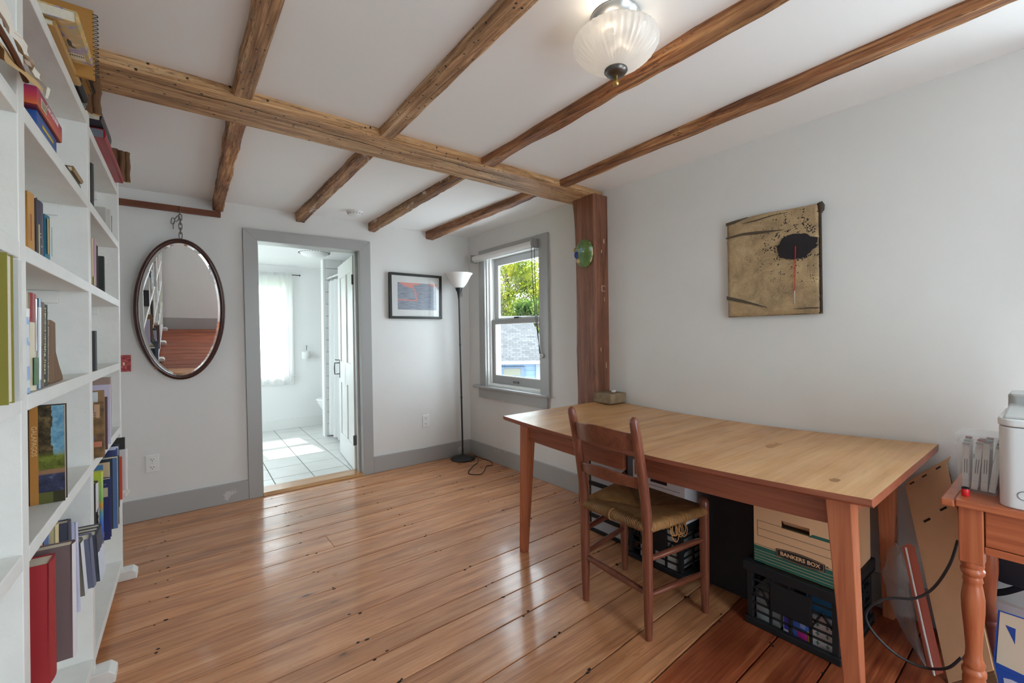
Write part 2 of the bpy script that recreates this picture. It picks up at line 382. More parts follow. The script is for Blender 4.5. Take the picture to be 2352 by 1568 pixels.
def base(name, x0, x1, y0, y1, h=.146): return struct(box(x0, x1, y0, y1, 0, h).build(name, 'gray', bevel=.003))
base('baseboard_far', XL, .470, YF-.018, YF); base('baseboard_corner', 1.438, XR-.019, YF-.018, YF)
base('baseboard_right', XR-.018, XR, 2.262, YF-.001); base('baseboard_near', XR-.018, XR, YB, 2.045)
base('baseboard_back', XL, BX0-.1, YB, YB+.018, .19)

# ------------------------------------------------------------------ doorway casing, slightly out of plumb
dc = root('trim_1', (.95, YF, 0)); struct(dc)
def strip(q, y0, y1, name, mat, par):   # q: four (x,z) corners
    return MB().hexa([(x, y0, z) for x, z in q], [(x, y1, z) for x, z in q]).build(name, mat, par, bevel=.002)
strip([(.470, 0), (.566, 0), (.545, 1.975), (.447, 2.063)], YF-.022, YF, 'casing_board', 'grayclean', dc)
strip([(1.345, 0), (1.437, 0), (1.427, 2.073), (1.331, 1.982)], YF-.022, YF, 'casing_board', 'grayclean', dc)
strip([(.447, 2.063), (.545, 1.975), (1.331, 1.982), (1.427, 2.073)], YF-.022, YF, 'casing_board', 'grayclean', dc)
strip([(.544, 0), (.566, 0), (.546, 1.975), (.534, 1.988)], YF-.001, YF2+.01, 'jamb', 'grayclean', dc)
strip([(1.345, 0), (1.362, 0), (1.344, 1.99), (1.331, 1.98)], YF-.001, YF2+.01, 'jamb', 'grayclean', dc)
strip([(.534, 1.988), (.546, 1.975), (1.331, 1.98), (1.344, 1.99)], YF-.001, YF2+.01, 'jamb', 'grayclean', dc)
strip([(1.326, 0), (1.3455, 0), (1.332, 1.978), (1.312, 1.978)], 3.955, 4.0, 'door_stop', 'grayclean', dc)
strip([(.5665, 0), (.578, 0), (.558, 1.965), (.546, 1.965)], 3.955, 4.0, 'door_stop', 'grayclean', dc)
th = MB(); th.prism([(3.872, 0), (4.09, 0), (4.09, .012), (4.06, .022), (3.90, .022), (3.872, .006)], frame3((.5665, 0, 0), (0, 1, 0), (0, 0, 1)), .778)
struct(th.build('door_threshold', 'thresh', bevel=.002), 'pale oak threshold strip under the doorway', 'threshold')

# ------------------------------------------------------------------ room window (two sashes)
wn = root('window_1', (XR, 3.175, WZ0)); struct(wn)
X0 = XR-.024
def wbx(n, x0, x1, y0, y1, z0, z1, m='grayclean', par=wn, bv=.002): return box(x0, x1, y0, y1, z0, z1).build(n, m, par, bevel=bv)
wbx('casing_board', X0, XR, WY0-.108, WY0, .70, 2.062); wbx('casing_board', X0, XR, WY1, WY1+.1, .70, 2.062); wbx('casing_board', X0, XR, WY0, WY1, WZ1, 2.062)
wbx('apron', X0, XR, 2.69, 3.70, .608, .699)
wbx('sill', XR-.055, XR+.05, 2.662, 3.772, .70, .725, bv=.008)
# jamb lining in white
wbx('jamb_lining', XR, XR2, WY0, WY0+.012, WZ0, WZ1, 'white'); wbx('jamb_lining', XR, XR2, WY1-.012, WY1, WZ0, WZ1, 'white'); wbx('jamb_lining', XR, XR2, WY0+.012, WY1-.012, WZ1-.012, WZ1, 'white'); wbx('jamb_lining', XR+.02, XR2+.03, WY0+.012, WY1-.012, WZ0-.002, WZ0+.012, 'white')
wbx('parting_strip', XR+.024, XR+.045, WY1-.03, WY1-.012, WZ0+.012, WZ1-.012, 'white'); wbx('parting_strip', XR+.024, XR+.045, WY0+.012, WY0+.03, WZ0+.012, WZ1-.012, 'white')
def sash(x, z0, z1, st, tr, br):
    y0, y1 = WY0+.014, WY1-.014
    s = MB(); s.box(x, x+.034, y0, y0+st, z0, z1); s.box(x, x+.034, y1-st, y1, z0, z1); s.box(x, x+.034, y0+st, y1-st, z1-tr, z1); s.box(x, x+.034, y0+st, y1-st, z0, z0+br)
    o = s.build('sash', 'grayclean', wn, bevel=.002)
    b = MB(); i = .007
    ya, yb, za, zb = y0+st, y1-st, z0+br, z1-tr
    b.box(x+.006, x+.03, ya, ya+i, za, zb); b.box(x+.006, x+.03, yb-i, yb, za, zb); b.box(x+.006, x+.03, ya+i, yb-i, zb-i, zb); b.box(x+.006, x+.03, ya+i, yb-i, za, za+i)
    b.build('glazing_bead', 'white', o, bevel=.001)
    box(x+.016, x+.019, ya+i, yb-i, za+i, zb-i).build('pane', 'glass', o)
    return o
up = sash(XR+.088, 1.345, WZ1-.014, .052, .06, .038)
lo = sash(XR+.046, WZ0+.012, 1.375, .052, .042, .075)
box(XR+.036, XR+.046, 3.14, 3.22, .775, .795).build('sash_lift', 'darkmetal', lo, bevel=.003)
box(XR+.05, XR+.075, 3.14, 3.21, 1.376, 1.392).build('sash_lock', 'black', lo, bevel=.003)

# ------------------------------------------------------------------ roller blind rolled up over the window
rb = root('roller_blind', (XR-.06, 3.16, 1.97))
tag(rb, 'white roller blind rolled tight above the grey window with hanging bead cord', 'blind')
MB().tube([(XR-.062, 2.80, 1.985), (XR-.062, 3.70, 1.985)], .026, 20).build('roll', 'plastic', rb, smooth=40)
MB().tube([(XR-.062, 2.81, 1.952), (XR-.062, 3.69, 1.952)], .006, 8).build('hem_bar', 'white', rb, smooth=40)
for y in (2.778, 3.712):
    b_ = box(XR-.095, XR-.024, y-.004, y+.004, 1.945, 2.025); b_.box(XR-.034, XR-.024, y-.02, y+.02, 1.945, 2.025)
    b_.build('bracket', P(150, 150, 148, .4), rb, bevel=.002)
MB().lathe([(.028, -.008), (.03, 0), (.028, .008)], (XR-.062, 2.790, 1.985), 20, Matrix.Rotation(math.pi/2, 4, 'X')).build('cord_wheel', P(150, 150, 148, .4), rb, smooth=40)
cp = []
for t in [i/24 for i in range(25)]: cp.append((XR-.085+.045*t*t, 2.79-.045*t*t, 1.985-.93*t))
MB().tube(cp, .003, 6).build('bead_cord', P(76, 76, 74, .5), rb, smooth=60)
cp2 = [(XR-.04+.0*t, 2.805-.05*t*t, 1.985-.92*t) for t in [i/24 for i in range(25)]]
MB().tube(cp2, .003, 6).build('bead_cord', P(76, 76, 74, .5), rb, smooth=60)
tn = MB(); tn.lathe([(.02, 0), (.022, .004), (.022, .012), (.012, .018)], (XR-.026, 2.735, 1.048), 18, Matrix.Rotation(-math.pi/2, 4, 'Y')); tn.build('cord_tensioner', P(190, 190, 188, .3), rb, smooth=40)

# ------------------------------------------------------------------ unseen windows added behind the viewer to let in daylight
wk = root('added_window_2', (1.6, YB, BZ0)); struct(wk)
b_ = MB(); b_.box(BX0-.09, BX0, YB, YB+.02, BZ0-.03, BZ1+.09); b_.box(BX1, BX1+.09, YB, YB+.02, BZ0, BZ1+.09); b_.box(BX0, BX1, YB, YB+.02, BZ1, BZ1+.09); b_.box(BX0-.11, BX1+.11, YB, YB+.05, BZ0-.03, BZ0)
b_.build('casing_board', 'grayclean', wk, bevel=.002)
b_ = MB()
for x0, x1 in ((BX0, BX1),):
    for z0, z1 in ((BZ0, 1.1), (1.1, BZ1)):
        b_.box(x0, x0+.045, YB-.07, YB-.035, z0, z1); b_.box(x1-.045, x1, YB-.07, YB-.035, z0, z1); b_.box(x0+.045, x1-.045, YB-.07, YB-.035, z0, z0+.05); b_.box(x0+.045, x1-.045, YB-.07, YB-.035, z1-.04, z1)

b_.build('sash', 'grayclean', wk)
box(BX0+.02, BX1-.02, YB-.055, YB-.052, BZ0+.02, BZ1-.02).build('pane', 'glass', wk)
wq = root('added_window_4', (XR, -.55, RZ0)); struct(wq)  # added unseen window, lights the room from behind the viewer
b_ = MB(); b_.box(XR-.02, XR, RY0-.03, RY0, RZ0-.03, RZ1+.07); b_.box(XR-.02, XR, RY1, RY1+.08, RZ0-.03, RZ1+.07); b_.box(XR-.02, XR, RY0, RY1, RZ1, RZ1+.07); b_.box(XR-.04, XR, RY0-.03, RY1+.1, RZ0-.03, RZ0); b_.build('casing_board', 'grayclean', wq, bevel=.002)
b_ = MB()
for z0, z1 in ((RZ0, 1.22), (1.22, RZ1)):
    b_.box(XR+.05, XR+.085, RY0, RY0+.05, z0, z1); b_.box(XR+.05, XR+.085, RY1-.05, RY1, z0, z1); b_.box(XR+.05, XR+.085, RY0+.05, RY1-.05, z0, z0+.05); b_.box(XR+.05, XR+.085, RY0+.05, RY1-.05, z1-.04, z1)
b_.build('sash', 'grayclean', wq); box(XR+.066, XR+.069, RY0+.02, RY1-.02, RZ0+.02, RZ1-.02).build('pane', 'glass', wq)

# ------------------------------------------------------------------ timbers
def joist(cx0, cx1, y0, y1, z0, z1, wd, mat, label, sd, group, top=HC+.02, chip=.004):
    from mathutils import noise
    n = 34; m = MB(); vs = []
    for i in range(n+1):
        t = i/n; y = y0*(1-t)+y1*t; cx = cx0*(1-t)+cx1*t; z = z0*(1-t)+z1*t
        e = lambda k: noise.noise(Vector((y*5, sd*3.1, k*7.7)))*chip + noise.noise(Vector((y*22, sd*1.7, k*4.4)))*chip*.6
        w0, w1 = wd/2+e(1), wd/2+e(2)
        sec = [(cx-w0, top), (cx-w0+e(6)*.5, z+.012+e(3)), (cx-w0+.008, z+e(4)), (cx, z+e(5)*.8), (cx+w1-.008, z+e(7)), (cx+w1+e(8)*.5, z+.012+e(9)), (cx+w1, top)]
        vs += [(x, y, zz) for x, zz in sec]
    k = 7; fs = []
    for i in range(n):
        for j in range(k-1): fs.append((i*k+j, i*k+j+1, (i+1)*k+j+1, (i+1)*k+j))
    fs += [tuple(range(k)), tuple(range(n*k, n*k+k))]
    m.add(vs, fs); o = m.build('ceiling_joist', mat, None)
    tag(o, label, 'beam', group); return o
G1 = 'ceiling joists between the main beam and the viewer'; G2 = 'ceiling joists between the main beam and the doorway wall'
joist(.247, .226, 2.094, YB+.001, 2.206, 2.206, .074, 'beamy', 'pale worm-eaten ceiling joist running to the main beam, nearest the bookcase'.replace('nearest', 'next to'), 1, G1)
joist(.862, .79, 2.094, YB+.001, 2.206, 2.203, .078, 'beamy', 'speckled tan ceiling joist meeting the main beam, between bookcase joist and ceiling lamp', 2, G1, chip=.005)
joist(1.472, 1.385, 2.094, YB+.001, 2.204, 2.20, .074, 'beamy2', 'rough split ceiling joist passing beside the glass ceiling lamp', 3, G1, chip=.011)
joist(2.082, 1.945, 2.094, YB+.001, 2.206, 2.204, .08, 'beamy2', 'reddish ceiling joist with a notched edge above the table', 4, G1, chip=.006)
joist(.254, .294, 2.346, YF-.001, 2.202, 2.165, .07, 'beamy2', 'dark red ceiling joist ending over the oval mirror', 5, G2, chip=.007)
joist(.86, .858, 2.346, YF-.001, 2.204, 2.168, .07, 'beamy3', 'ceiling joist with flaking white paint ending over the doorway', 6, G2, chip=.006)
joist(1.45, 1.452, 2.346, YF-.001, 2.204, 2.168, .066, 'beamy3', 'weathered ceiling joist ending between doorway and framed print', 7, G2, chip=.006)
joist(2.045, 2.025, 2.346, YF-.001, 2.204, 2.168, .08, 'beamy2', 'ceiling joist ending by the torchiere lamp corner', 8, G2, chip=.006)
from mathutils import noise as _nz
vs = []; n = 60
for i in range(n+1):
    x = XL+.001+(XR-.001-XL-.001)*i/n
    e = lambda k, a=.004: _nz.noise(Vector((x*3, k*5.1, 2)))*a+_nz.noise(Vector((x*14, k*3.3, 5)))*a*.4
    vs += [(x, 2.094+e(1), HC+.02), (x, 2.094+e(1), 2.21+e(2)), (x, 2.104+e(3), 2.199+e(4, .002)), (x, 2.22, 2.197+e(5, .002)), (x, 2.338+e(6), 2.199+e(7, .002)), (x, 2.346+e(8), 2.208+e(9)), (x, 2.346+e(8), HC+.02)]
fs = [(i*7+j, i*7+j+1, (i+1)*7+j+1, (i+1)*7+j) for i in range(n) for j in range(6)]+[tuple(range(7)), tuple(range(n*7, n*7+7))]
mbm = tag(MB().add(vs, fs).build('main_beam', 'beamx'), 'wide hewn main ceiling beam crossing the room to the corner post', 'beam')
for x0, x1, y0, sd in ((-.3, .75, 2.135, 1), (.35, 1.15, 2.19, 4), (.9, 1.75, 2.15, 7), (1.2, 2.1, 2.27, 9)):
    pts = []; n_c = 26
    for i in range(n_c+1):
        t = i/n_c; x = x0+(x1-x0)*t; pts.append((x, y0+.02*t+.010*_nz.noise(Vector((x*6, sd, 0))), .0022*math.sin(math.pi*t)+.0003))
    up_ = [(x, y+w_, 2.1955+.0012*_nz.noise(Vector((x*3, 25.5, 2)))) for x, y, w_ in pts]; dn = [(x, y-w_, 2.1955+.0012*_nz.noise(Vector((x*3, 25.5, 2)))) for x, y, w_ in pts]
    m = MB(); m.add(up_+dn, [(i, i+1, n_c+2+i, n_c+1+i) for i in range(n_c)]); m.build('crack', P(46, 28, 18, .9), mbm)
# post
vs = []; n = 40
for i in range(n+1):
    z = 2.199*i/n; e = lambda k, a=.005: _nz.noise(Vector((z*3.2, k*5.1, 8)))*a+_nz.noise(Vector((z*15, k*3.3, 1)))*a*.3
    fl_ = .03*max(0, (z-1.75)/.45)**2
    x0 = 2.337+e(1, .003); y0 = 2.052+e(2, .002); y1 = 2.246+e(3)+fl_*1.0
    vs += [(XR-.0005, y0, z), (x0+.012, y0, z), (x0, y0+.012, z), (x0+e(4, .002), (y0+y1)/2, z), (x0+.004, y1-.012, z), (x0+.012, y1, z), (XR-.0005, y1, z)]
fs = [(i*7+j, i*7+(j+1) % 7, (i+1)*7+(j+1) % 7, (i+1)*7+j) for i in range(n) for j in range(7)]+[tuple(range(7)), tuple(range(n*7, n*7+7))]
po = tag(MB().add(vs, fs).build('corner_post', 'post'), 'hewn red-brown timber post standing behind the table under the main beam', 'post')
for z, h in ((1.45, .03), (1.1, .025), (.98, .04), (1.86, .03), (1.79, .02)): xq = 2.40+random.uniform(-.02, .04); box(xq, xq+random.uniform(.004, .009), 2.0495, 2.053, z, z+h).build('paint_fleck', P(206, 180, 150, .7), po)
pm = MB(); pm.box(2.40, 2.405, 2.0495, 2.052, 1.52, 1.56); pm.box(2.405, 2.435, 2.0495, 2.052, 1.52, 1.524); pm.box(2.405, 2.435, 2.0495, 2.052, 1.556, 1.56)
pm.build('paint_fleck', P(206, 180, 150, .7), po)
tt = tag(box(XL+.001, .309, YF-.036, YF, 2.118, 2.158).build('wall_timber', 'trimwood', bevel=.003), 'thin red-brown timber strip on the wall above the oval mirror', 'timber')

# smoke detector
sd = root('smoke_detector', (1.198, 3.60, HC))
tag(sd, 'round white smoke detector on the ceiling between far joists', 'smoke detector')
MB().lathe([(.001, -.034), (.045, -.034), (.052, -.03), (.055, -.012)], (1.198, 3.60, HC), 32).build('cover', 'plastic', sd, smooth=35)
MB().lathe([(.062, -.012), (.064, -.009), (.064, 0)], (1.198, 3.60, HC), 32).build('base_plate', 'plastic', sd, smooth=35)
sv = MB()
for k in range(14):
    a = 2*math.pi*k/14; sv.box(-.004, .004, .0515, .056, -.026, -.016, mt=Matrix.Translation((1.198, 3.60, HC)) @ Matrix.Rotation(a, 4, 'Z'))
sv.build('vent_slot', P(176, 176, 174), sd)

# outlets
def outlet(x, z, label):
    r = root('wall_outlet', (x, YF, z)); tag(r, label, 'outlet')
    box(x-.036, x+.036, YF-.006, YF, z-.058, z+.058).build('cover_plate', 'plastic', r, bevel=.003)
    for dz in (-.027, .027):
        o = MB(); o.prism([(-.017, -.010), (-.010, -.017), (.010, -.017), (.017, -.010), (.017, .010), (.010, .017), (-.010, .017), (-.017, .010)], frame3((x, YF-.006, z+dz), (1, 0, 0), (0, 0, 1)), .002)
        q = o.build('receptacle', 'plastic', r)
        s = MB(); s.box(x-.009, x-.006, YF-.0086, YF-.006, z+dz-.002, z+dz+.008); s.box(x+.006, x+.009, YF-.0086, YF-.006, z+dz-.002, z+dz+.006); s.lathe([(.003, 0), (.003, .002)], (x, YF-.0066, z+dz-.009), 8, Matrix.Rotation(math.pi/2, 4, 'X'))
        s.build('slot', 'slot', q)
    MB().lathe([(.003, 0), (.003, .001)], (x, YF-.006, z), 8, Matrix.Rotation(math.pi/2, 4, 'X')).build('screw', 'chrome', r)
outlet(1.962, .400, 'white wall outlet between the doorway and the torchiere lamp'); outlet(-.099, .376, 'white wall outlet below the oval mirror')
# ------------------------------------------------------------------ bathroom beyond the doorway
BYB = 6.57; BXL, BXR, BH = -.35, 2.35, 2.19
bf = struct(box(BXL, BXR, YF2, BYB, -.05, -.006).build('bathroom_floor', 'grout'))
gx, gy = .31, .338
ang = .034
for i in range(-4, 6):
    for j in range(0, 8):
        x0, x1 = .69+gx*i+.0035, .69+gx*(i+1)-.0035; y0, y1 = 3.965+gy*j+.0035, 3.965+gy*(j+1)-.0035
        sk = lambda x, y: x+ang*(y-4.1)
        y0 = max(y0, YF2+.002); y1 = min(y1, BYB-.002)
        if y1-y0 < .02: continue
        q = [(sk(x0, y0), y0), (sk(x1, y0), y0), (sk(x1, y1), y1), (sk(x0, y1), y1)]
        q = [(min(max(x, BXL+.002), BXR-.002), y) for x, y in q]
        if q[1][0]-q[0][0] < .03: continue
        MB().hexa([(x, y, -.006) for x, y in q], [(x, y, 0) for x, y in q]).build('tile', 'tile', bf, bevel=.0015)
AX0, AX1, AZ0, AZ1 = .62, 1.25, .755, 1.965
b_ = MB(); b_.box(BXL, AX0, BYB, BYB+.14, 0, BH+.1); b_.box(AX1, BXR, BYB, BYB+.14, 0, BH+.1); b_.box(AX0, AX1, BYB, BYB+.14, 0, AZ0); b_.box(AX0, AX1, BYB, BYB+.14, AZ1, BH+.1)
struct(b_.build('wall_bathroom_far', 'bathwall'))
b_ = MB(); b_.box(BXL-.1, BXL, YF2, 4.7, 0, BH+.1); b_.box(BXL-.1, BXL, 5.7, BYB+.14, 0, BH+.1); b_.box(BXL-.1, BXL, 4.7, 5.7, 0, .6); b_.box(BXL-.1, BXL, 4.7, 5.7, 1.9, BH+.1)
struct(b_.build('wall_bathroom_left', 'bathwall'))
wn5 = root('added_window_5', (BXL, 5.2, .6)); struct(wn5)  # unseen side window added to brighten the bathroom
b_ = MB(); b_.box(BXL-.07, BXL-.03, 4.7, 4.76, .6, 1.9); b_.box(BXL-.07, BXL-.03, 5.64, 5.7, .6, 1.9); b_.box(BXL-.07, BXL-.03, 4.76, 5.64, .6, .66); b_.box(BXL-.07, BXL-.03, 4.76, 5.64, 1.84, 1.9); b_.box(BXL-.07, BXL-.03, 4.76, 5.64, 1.23, 1.28); b_.build('sash', 'white', wn5)
box(BXL-.052, BXL-.049, 4.75, 5.65, .65, 1.85).build('pane', 'glass', wn5)
struct(box(BXR, BXR+.1, YF2+.001, BYB+.14, 0, BH+.1).build('wall_bathroom_right', 'bathwall'))
struct(box(BXL, BXR, YF2, BYB, BH, BH+.05).build('ceiling_bathroom', 'bathwall'))
pw = struct(box(1.505, BXR, 5.715, 5.81, 0, BH).build('wall_shower_partition', 'bathwall'))
for i in range(4):
    for j in range(15):
        z0 = .01+.148*j; z1 = min(z0+.143, BH-.002)
        if z1-z0 < .02: continue
        box(1.53+.2*i+.002, 1.53+.2*(i+1)-.002, 5.707, 5.7155, z0, z1).build('wall_tile', 'porcelain', pw, bevel=.001)
box(1.53, 2.34, 5.7125, 5.7155, 0, BH-.001).build('grout_bed', P(120, 120, 116, .8), pw)
struct(box(BXL, 2.2, BYB-.016, BYB, 0, .135).build('baseboard_bathroom', 'white', bevel=.003))
wn3 = root('window_3', (.94, BYB, AZ0)); struct(wn3)
b_ = MB(); y = BYB-.018
b_.box(AX0-.085, AX0, y, BYB, .72, 2.05); b_.box(AX1, AX1+.085, y, BYB, .72, 2.05); b_.box(AX0, AX1, y, BYB, AZ1, 2.05); b_.build('casing_board', 'white', wn3, bevel=.002)
box(AX0-.11, AX1+.095, BYB-.05, BYB, .70, .725).build('sill', 'white', wn3, bevel=.004)
box(AX0-.08, AX1+.08, y, BYB, .60, .699).build('apron', 'white', wn3, bevel=.002)
for z0, z1, yy in ((AZ0, 1.36, BYB+.04), (1.33, AZ1, BYB+.08)):
    s = MB(); s.box(AX0+.01, AX0+.055, yy, yy+.035, z0, z1); s.box(AX1-.055, AX1-.01, yy, yy+.035, z0, z1); s.box(AX0+.055, AX1-.055, yy, yy+.035, z0, z0+.06); s.box(AX0+.055, AX1-.055, yy, yy+.035, z1-.045, z1)
    q = s.build('sash', 'white', wn3); box(AX0+.05, AX1-.05, yy+.016, yy+.019, z0+.05, z1-.04).build('pane', 'glass', q)
# curtain, rod
cr = root('curtain_rod', (.92, BYB-.06, 2.07)); tag(cr, 'thin dark curtain rod over the bathroom window', 'curtain rod')
MB().tube([(.42, BYB-.06, 2.072), (1.40, BYB-.06, 2.072)], .006, 10).build('rod', 'black', cr, smooth=40)
MB().sphere((1.412, BYB-.06, 2.072), .011).build('finial', 'black', cr, smooth=60)
for x in (.45, 1.30): MB().tube([(x, BYB-.06, 2.072), (x, BYB-.0005, 2.072)], .005, 8).build('bracket', 'black', cr)
def drape(x0, x1, y, z0, z1, nf, amp, seed):
    r = random.Random(seed); ph = [r.uniform(0, 6) for _ in range(4)]
    def fn(u, v):
        x = x0+(x1-x0)*u; d = amp*(.35+.65*v)*(math.sin(u*nf*2*math.pi+ph[0]+.6*math.sin(u*9+ph[1]))+.4*math.sin(u*nf*4.3*math.pi+ph[2]))
        return Vector((x+.01*math.sin(v*3+u*20)*v, y+d, z1+(z0-z1)*v+.012*math.sin(u*17+ph[3])*v))
    return MB().grid(fn, 120, 16)
sc_ = drape(.44, 1.31, BYB-.085, .612, 2.095, 9, .010, 3).build('sheer_curtain', 'sheer', smooth=80)
tag(sc_, 'sheer white curtain hanging over the bathroom window', 'curtain')
# toilet paper
tp = root('paper_holder', (1.49, BYB, 1.03)); tag(tp, 'wall hook holding a white toilet paper roll in the bathroom', 'paper holder')
MB().tube([(1.50, BYB-.001, 1.11), (1.50, BYB-.03, 1.115), (1.49, BYB-.055, 1.09), (1.49, BYB-.055, 1.05)], .004, 8).build('hook', 'darkmetal', tp, smooth=40)
MB().lathe([(.02, -.05), (.05, -.05), (.052, -.045), (.052, .045), (.05, .05), (.02, .05), (.02, -.05)], (1.48, BYB-.058, .985), 24).build('roll', P(232, 232, 230, .9), tp, smooth=40)
# bathroom ceiling light
def glowdome():
    m, nt, b = nt_new('frosted_dome'); b.inputs['Base Color'].default_value = (.85, .85, .84, 1); b.inputs['Roughness'].default_value = .3; return m
bl = root('bathroom_light', (1.29, 5.24, BH)); tag(bl, 'round flush ceiling light with frosted glass dome in the bathroom', 'ceiling light')
MB().lathe([(.165, 0), (.17, -.012), (.16, -.022), (.15, -.02)], (1.29, 5.24, BH), 40).build('rim', 'plastic', bl, smooth=40)
MB().lathe([(.148, -.02), (.13, -.045), (.09, -.065), (.04, -.075), (.001, -.077)], (1.29, 5.24, BH), 40).build('dome', glowdome(), bl, smooth=60)
sv = MB()
for k in range(36):
    sv.box(.151, .164, -.004, .004, -.0245, -.02, mt=Matrix.Translation((1.29, 5.24, BH)) @ Matrix.Rotation(2*math.pi*k/36, 4, 'Z'))
sv.build('vent_slot', P(110, 110, 108), bl)
# shower curtain and rod
sr = root('shower_rod', (1.56, 4.9, 1.95)); tag(sr, 'white shower curtain rod with rings in the bathroom', 'curtain rod')
MB().tube([(1.56, 4.05, 1.955), (1.56, 5.706, 1.955)], .012, 12).build('rod', 'porcelain', sr, smooth=40)
for k in range(9):
    y = 4.3+.17*k; t = [(1.56+.019*math.cos(a), y, 1.95+.022*math.sin(a)) for a in [2*math.pi*i/14 for i in range(14)]]
    MB().tube(t, .0022, 6, closed=True).build('ring', 'chrome', sr, smooth=60)
def sfn(u, v):
    y = 4.25+(5.66-4.25)*u; am = .03*(.5+.5*v)
    return Vector((1.555-.015*v+am*math.sin(u*8.5*2*math.pi), y, 1.925-.02*abs(math.sin(u*8.5*math.pi))*(1-v)-1.87*v))
tag(MB().grid(sfn, 130, 14).build('shower_curtain', 'showercloth', smooth=80), 'plain white shower curtain hanging in pleats behind the open door', 'shower curtain')
# toilet behind the partition
to = root('toilet', (1.85, 6.2, 0)); tag(to, 'white porcelain toilet half hidden behind the shower partition', 'toilet')
m_ = Matrix.Translation((1.78, 6.2, 0))
MB().lathe([(.11, 0), (.10, .1), (.12, .22), (.17, .33), (.185, .37), (.185, .385)], (0, 0, 0), 32, m_ @ Matrix.Diagonal((1.3, 1, 1, 1))).build('bowl', 'porcelain', to, smooth=50)
MB().lathe([(.19, .386), (.195, .395), (.19, .41), (.001, .414)], (0, 0, 0), 32, m_ @ Matrix.Diagonal((1.3, 1, 1, 1))).build('seat_lid', 'porcelain', to, smooth=50)
box(2.06, 2.28, 5.98, 6.42, .38, .76).build('tank', 'porcelain', to, bevel=.02); box(2.05, 2.29, 5.97, 6.43, .76, .79).build('tank_lid', 'porcelain', to, bevel=.01)

# door leaf, swung into the bathroom
d_ = Vector((.128, .9918, 0)).normalized(); n_ = Vector((d_.y, -d_.x, 0))
DM = Matrix(((d_.x, n_.x, 0, 1.318), (d_.y, n_.y, 0, 4.045), (0, 0, 1, 0), (0, 0, 0, 1)))
dr = root('door_1', (1.318, 4.045, 0)); struct(dr)
DW = .775
def dbx(n, u0, u1, w0, w1, z0, z1, m='white', bv=.002, par=dr): return box(u0, u1, w0, w1, z0, z1).build(n, m, par, xf=DM, bevel=bv)
ST = [(0, .105), (.335, .44), (.67, DW)]
for u0, u1 in ST: dbx('stile', u0, u1, 0, .035, .012 if u0 != .335 else .23, 1.965 if u0 != .335 else 1.83)
dbx('rail', .105, .67, 0, .035, 1.83, 1.965); dbx('rail', .105, .67, 0, .0351, .76, .975); dbx('rail', .105, .67, 0, .035, .012, .23)
for u0, u1 in ((.105, .335), (.44, .67)):
    for z0, z1 in ((.23, .76), (.975, 1.83)): dbx('panel', u0, u1, .012, .023, z0, z1)
for z in (1.70, .24):
    h = MB(); h.tube([(-.006, -.004, z), (-.006, -.004, z+.09)], .006, 8); h.box(-.003, .0, .002, .033, z, z+.09); h.build('hinge', 'darkmetal', dr, xf=DM)
h = MB(); h.box(.712, .738, -.004, 0, .80, .985); h.tube([(.725, -.002, .955), (.725, -.05, .955), (.725, -.052, .90), (.725, -.05, .84), (.725, -.002, .84)], .0055, 8); h.tube([(.725, -.002, .985), (.725, -.03, .985), (.725, -.045, .99)], .004, 6)
h.build('latch_handle', 'black', dr, xf=DM)

# ------------------------------------------------------------------ outdoors
struct(box(-40, 60, 9, 80, -3.2, -3.0).build('ground', plain('lawn', C(96, 112, 60), .9, noise=.3, nscale=2)))
struct(box(-40, 60, -60, 8.999, -3.2, -3.0).build('ground_bounce_gravel', plain('bounce_gravel', C(208, 210, 212), .9, noise=.12, nscale=9)))  # unseen ground added, kept pale to bounce daylight up to the ceiling
Rg = Vector((.789, -.614, 0)); Fw = Vector((.614, .789, 0))
def OUT(d, l, z): return Fw*d+Rg*l+Vector((0, 0, z))
HM = Matrix(((Rg.x, Fw.x, 0, 0), (Rg.y, Fw.y, 0, 0), (0, 0, 1, 0), (0, 0, 0, 1)))     # (lateral, depth, z)
hs = root('neighbour_house', OUT(11, -1.5, -3)); tag(hs, 'pale blue clapboard house with grey shingled roof seen through the window', 'house')
def siding():
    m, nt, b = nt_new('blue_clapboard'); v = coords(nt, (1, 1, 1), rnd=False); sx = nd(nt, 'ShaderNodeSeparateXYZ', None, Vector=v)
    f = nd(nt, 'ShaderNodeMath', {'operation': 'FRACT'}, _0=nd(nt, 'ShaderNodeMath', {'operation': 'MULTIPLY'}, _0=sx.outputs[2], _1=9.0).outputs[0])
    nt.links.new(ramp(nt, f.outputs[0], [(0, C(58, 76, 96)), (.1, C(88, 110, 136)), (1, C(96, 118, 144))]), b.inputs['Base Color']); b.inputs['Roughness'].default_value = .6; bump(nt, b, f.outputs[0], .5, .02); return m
def shingle():
    m, nt, b = nt_new('asphalt_shingle')
    v = coords(nt, (1, 1, 1), rnd=False, rot=(0, 0, .661))
    br = nd(nt, 'ShaderNodeTexBrick', None, Vector=v, Color1=C(44, 46, 50), Color2=C(70, 71, 73), Mortar=C(20, 21, 24), Scale=5.0)
    br.inputs['Mortar Size'].default_value = .03; br.inputs['Brick Width'].default_value = .8; br.inputs['Row Height'].default_value = .55
    nt.links.new(br.outputs[0], b.inputs['Base Color']); b.inputs['Roughness'].default_value = .9; return m
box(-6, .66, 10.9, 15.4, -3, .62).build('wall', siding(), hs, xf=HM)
rf = MB(); rf.hexa([(-6.4, 10.5, .52), (.98, 10.5, .52), (.55, 13.15, 1.66), (-6.4, 13.15, 1.66)], [(-6.4, 10.5, .60), (.98, 10.5, .60), (.55, 13.15, 1.74), (-6.4, 13.15, 1.74)])
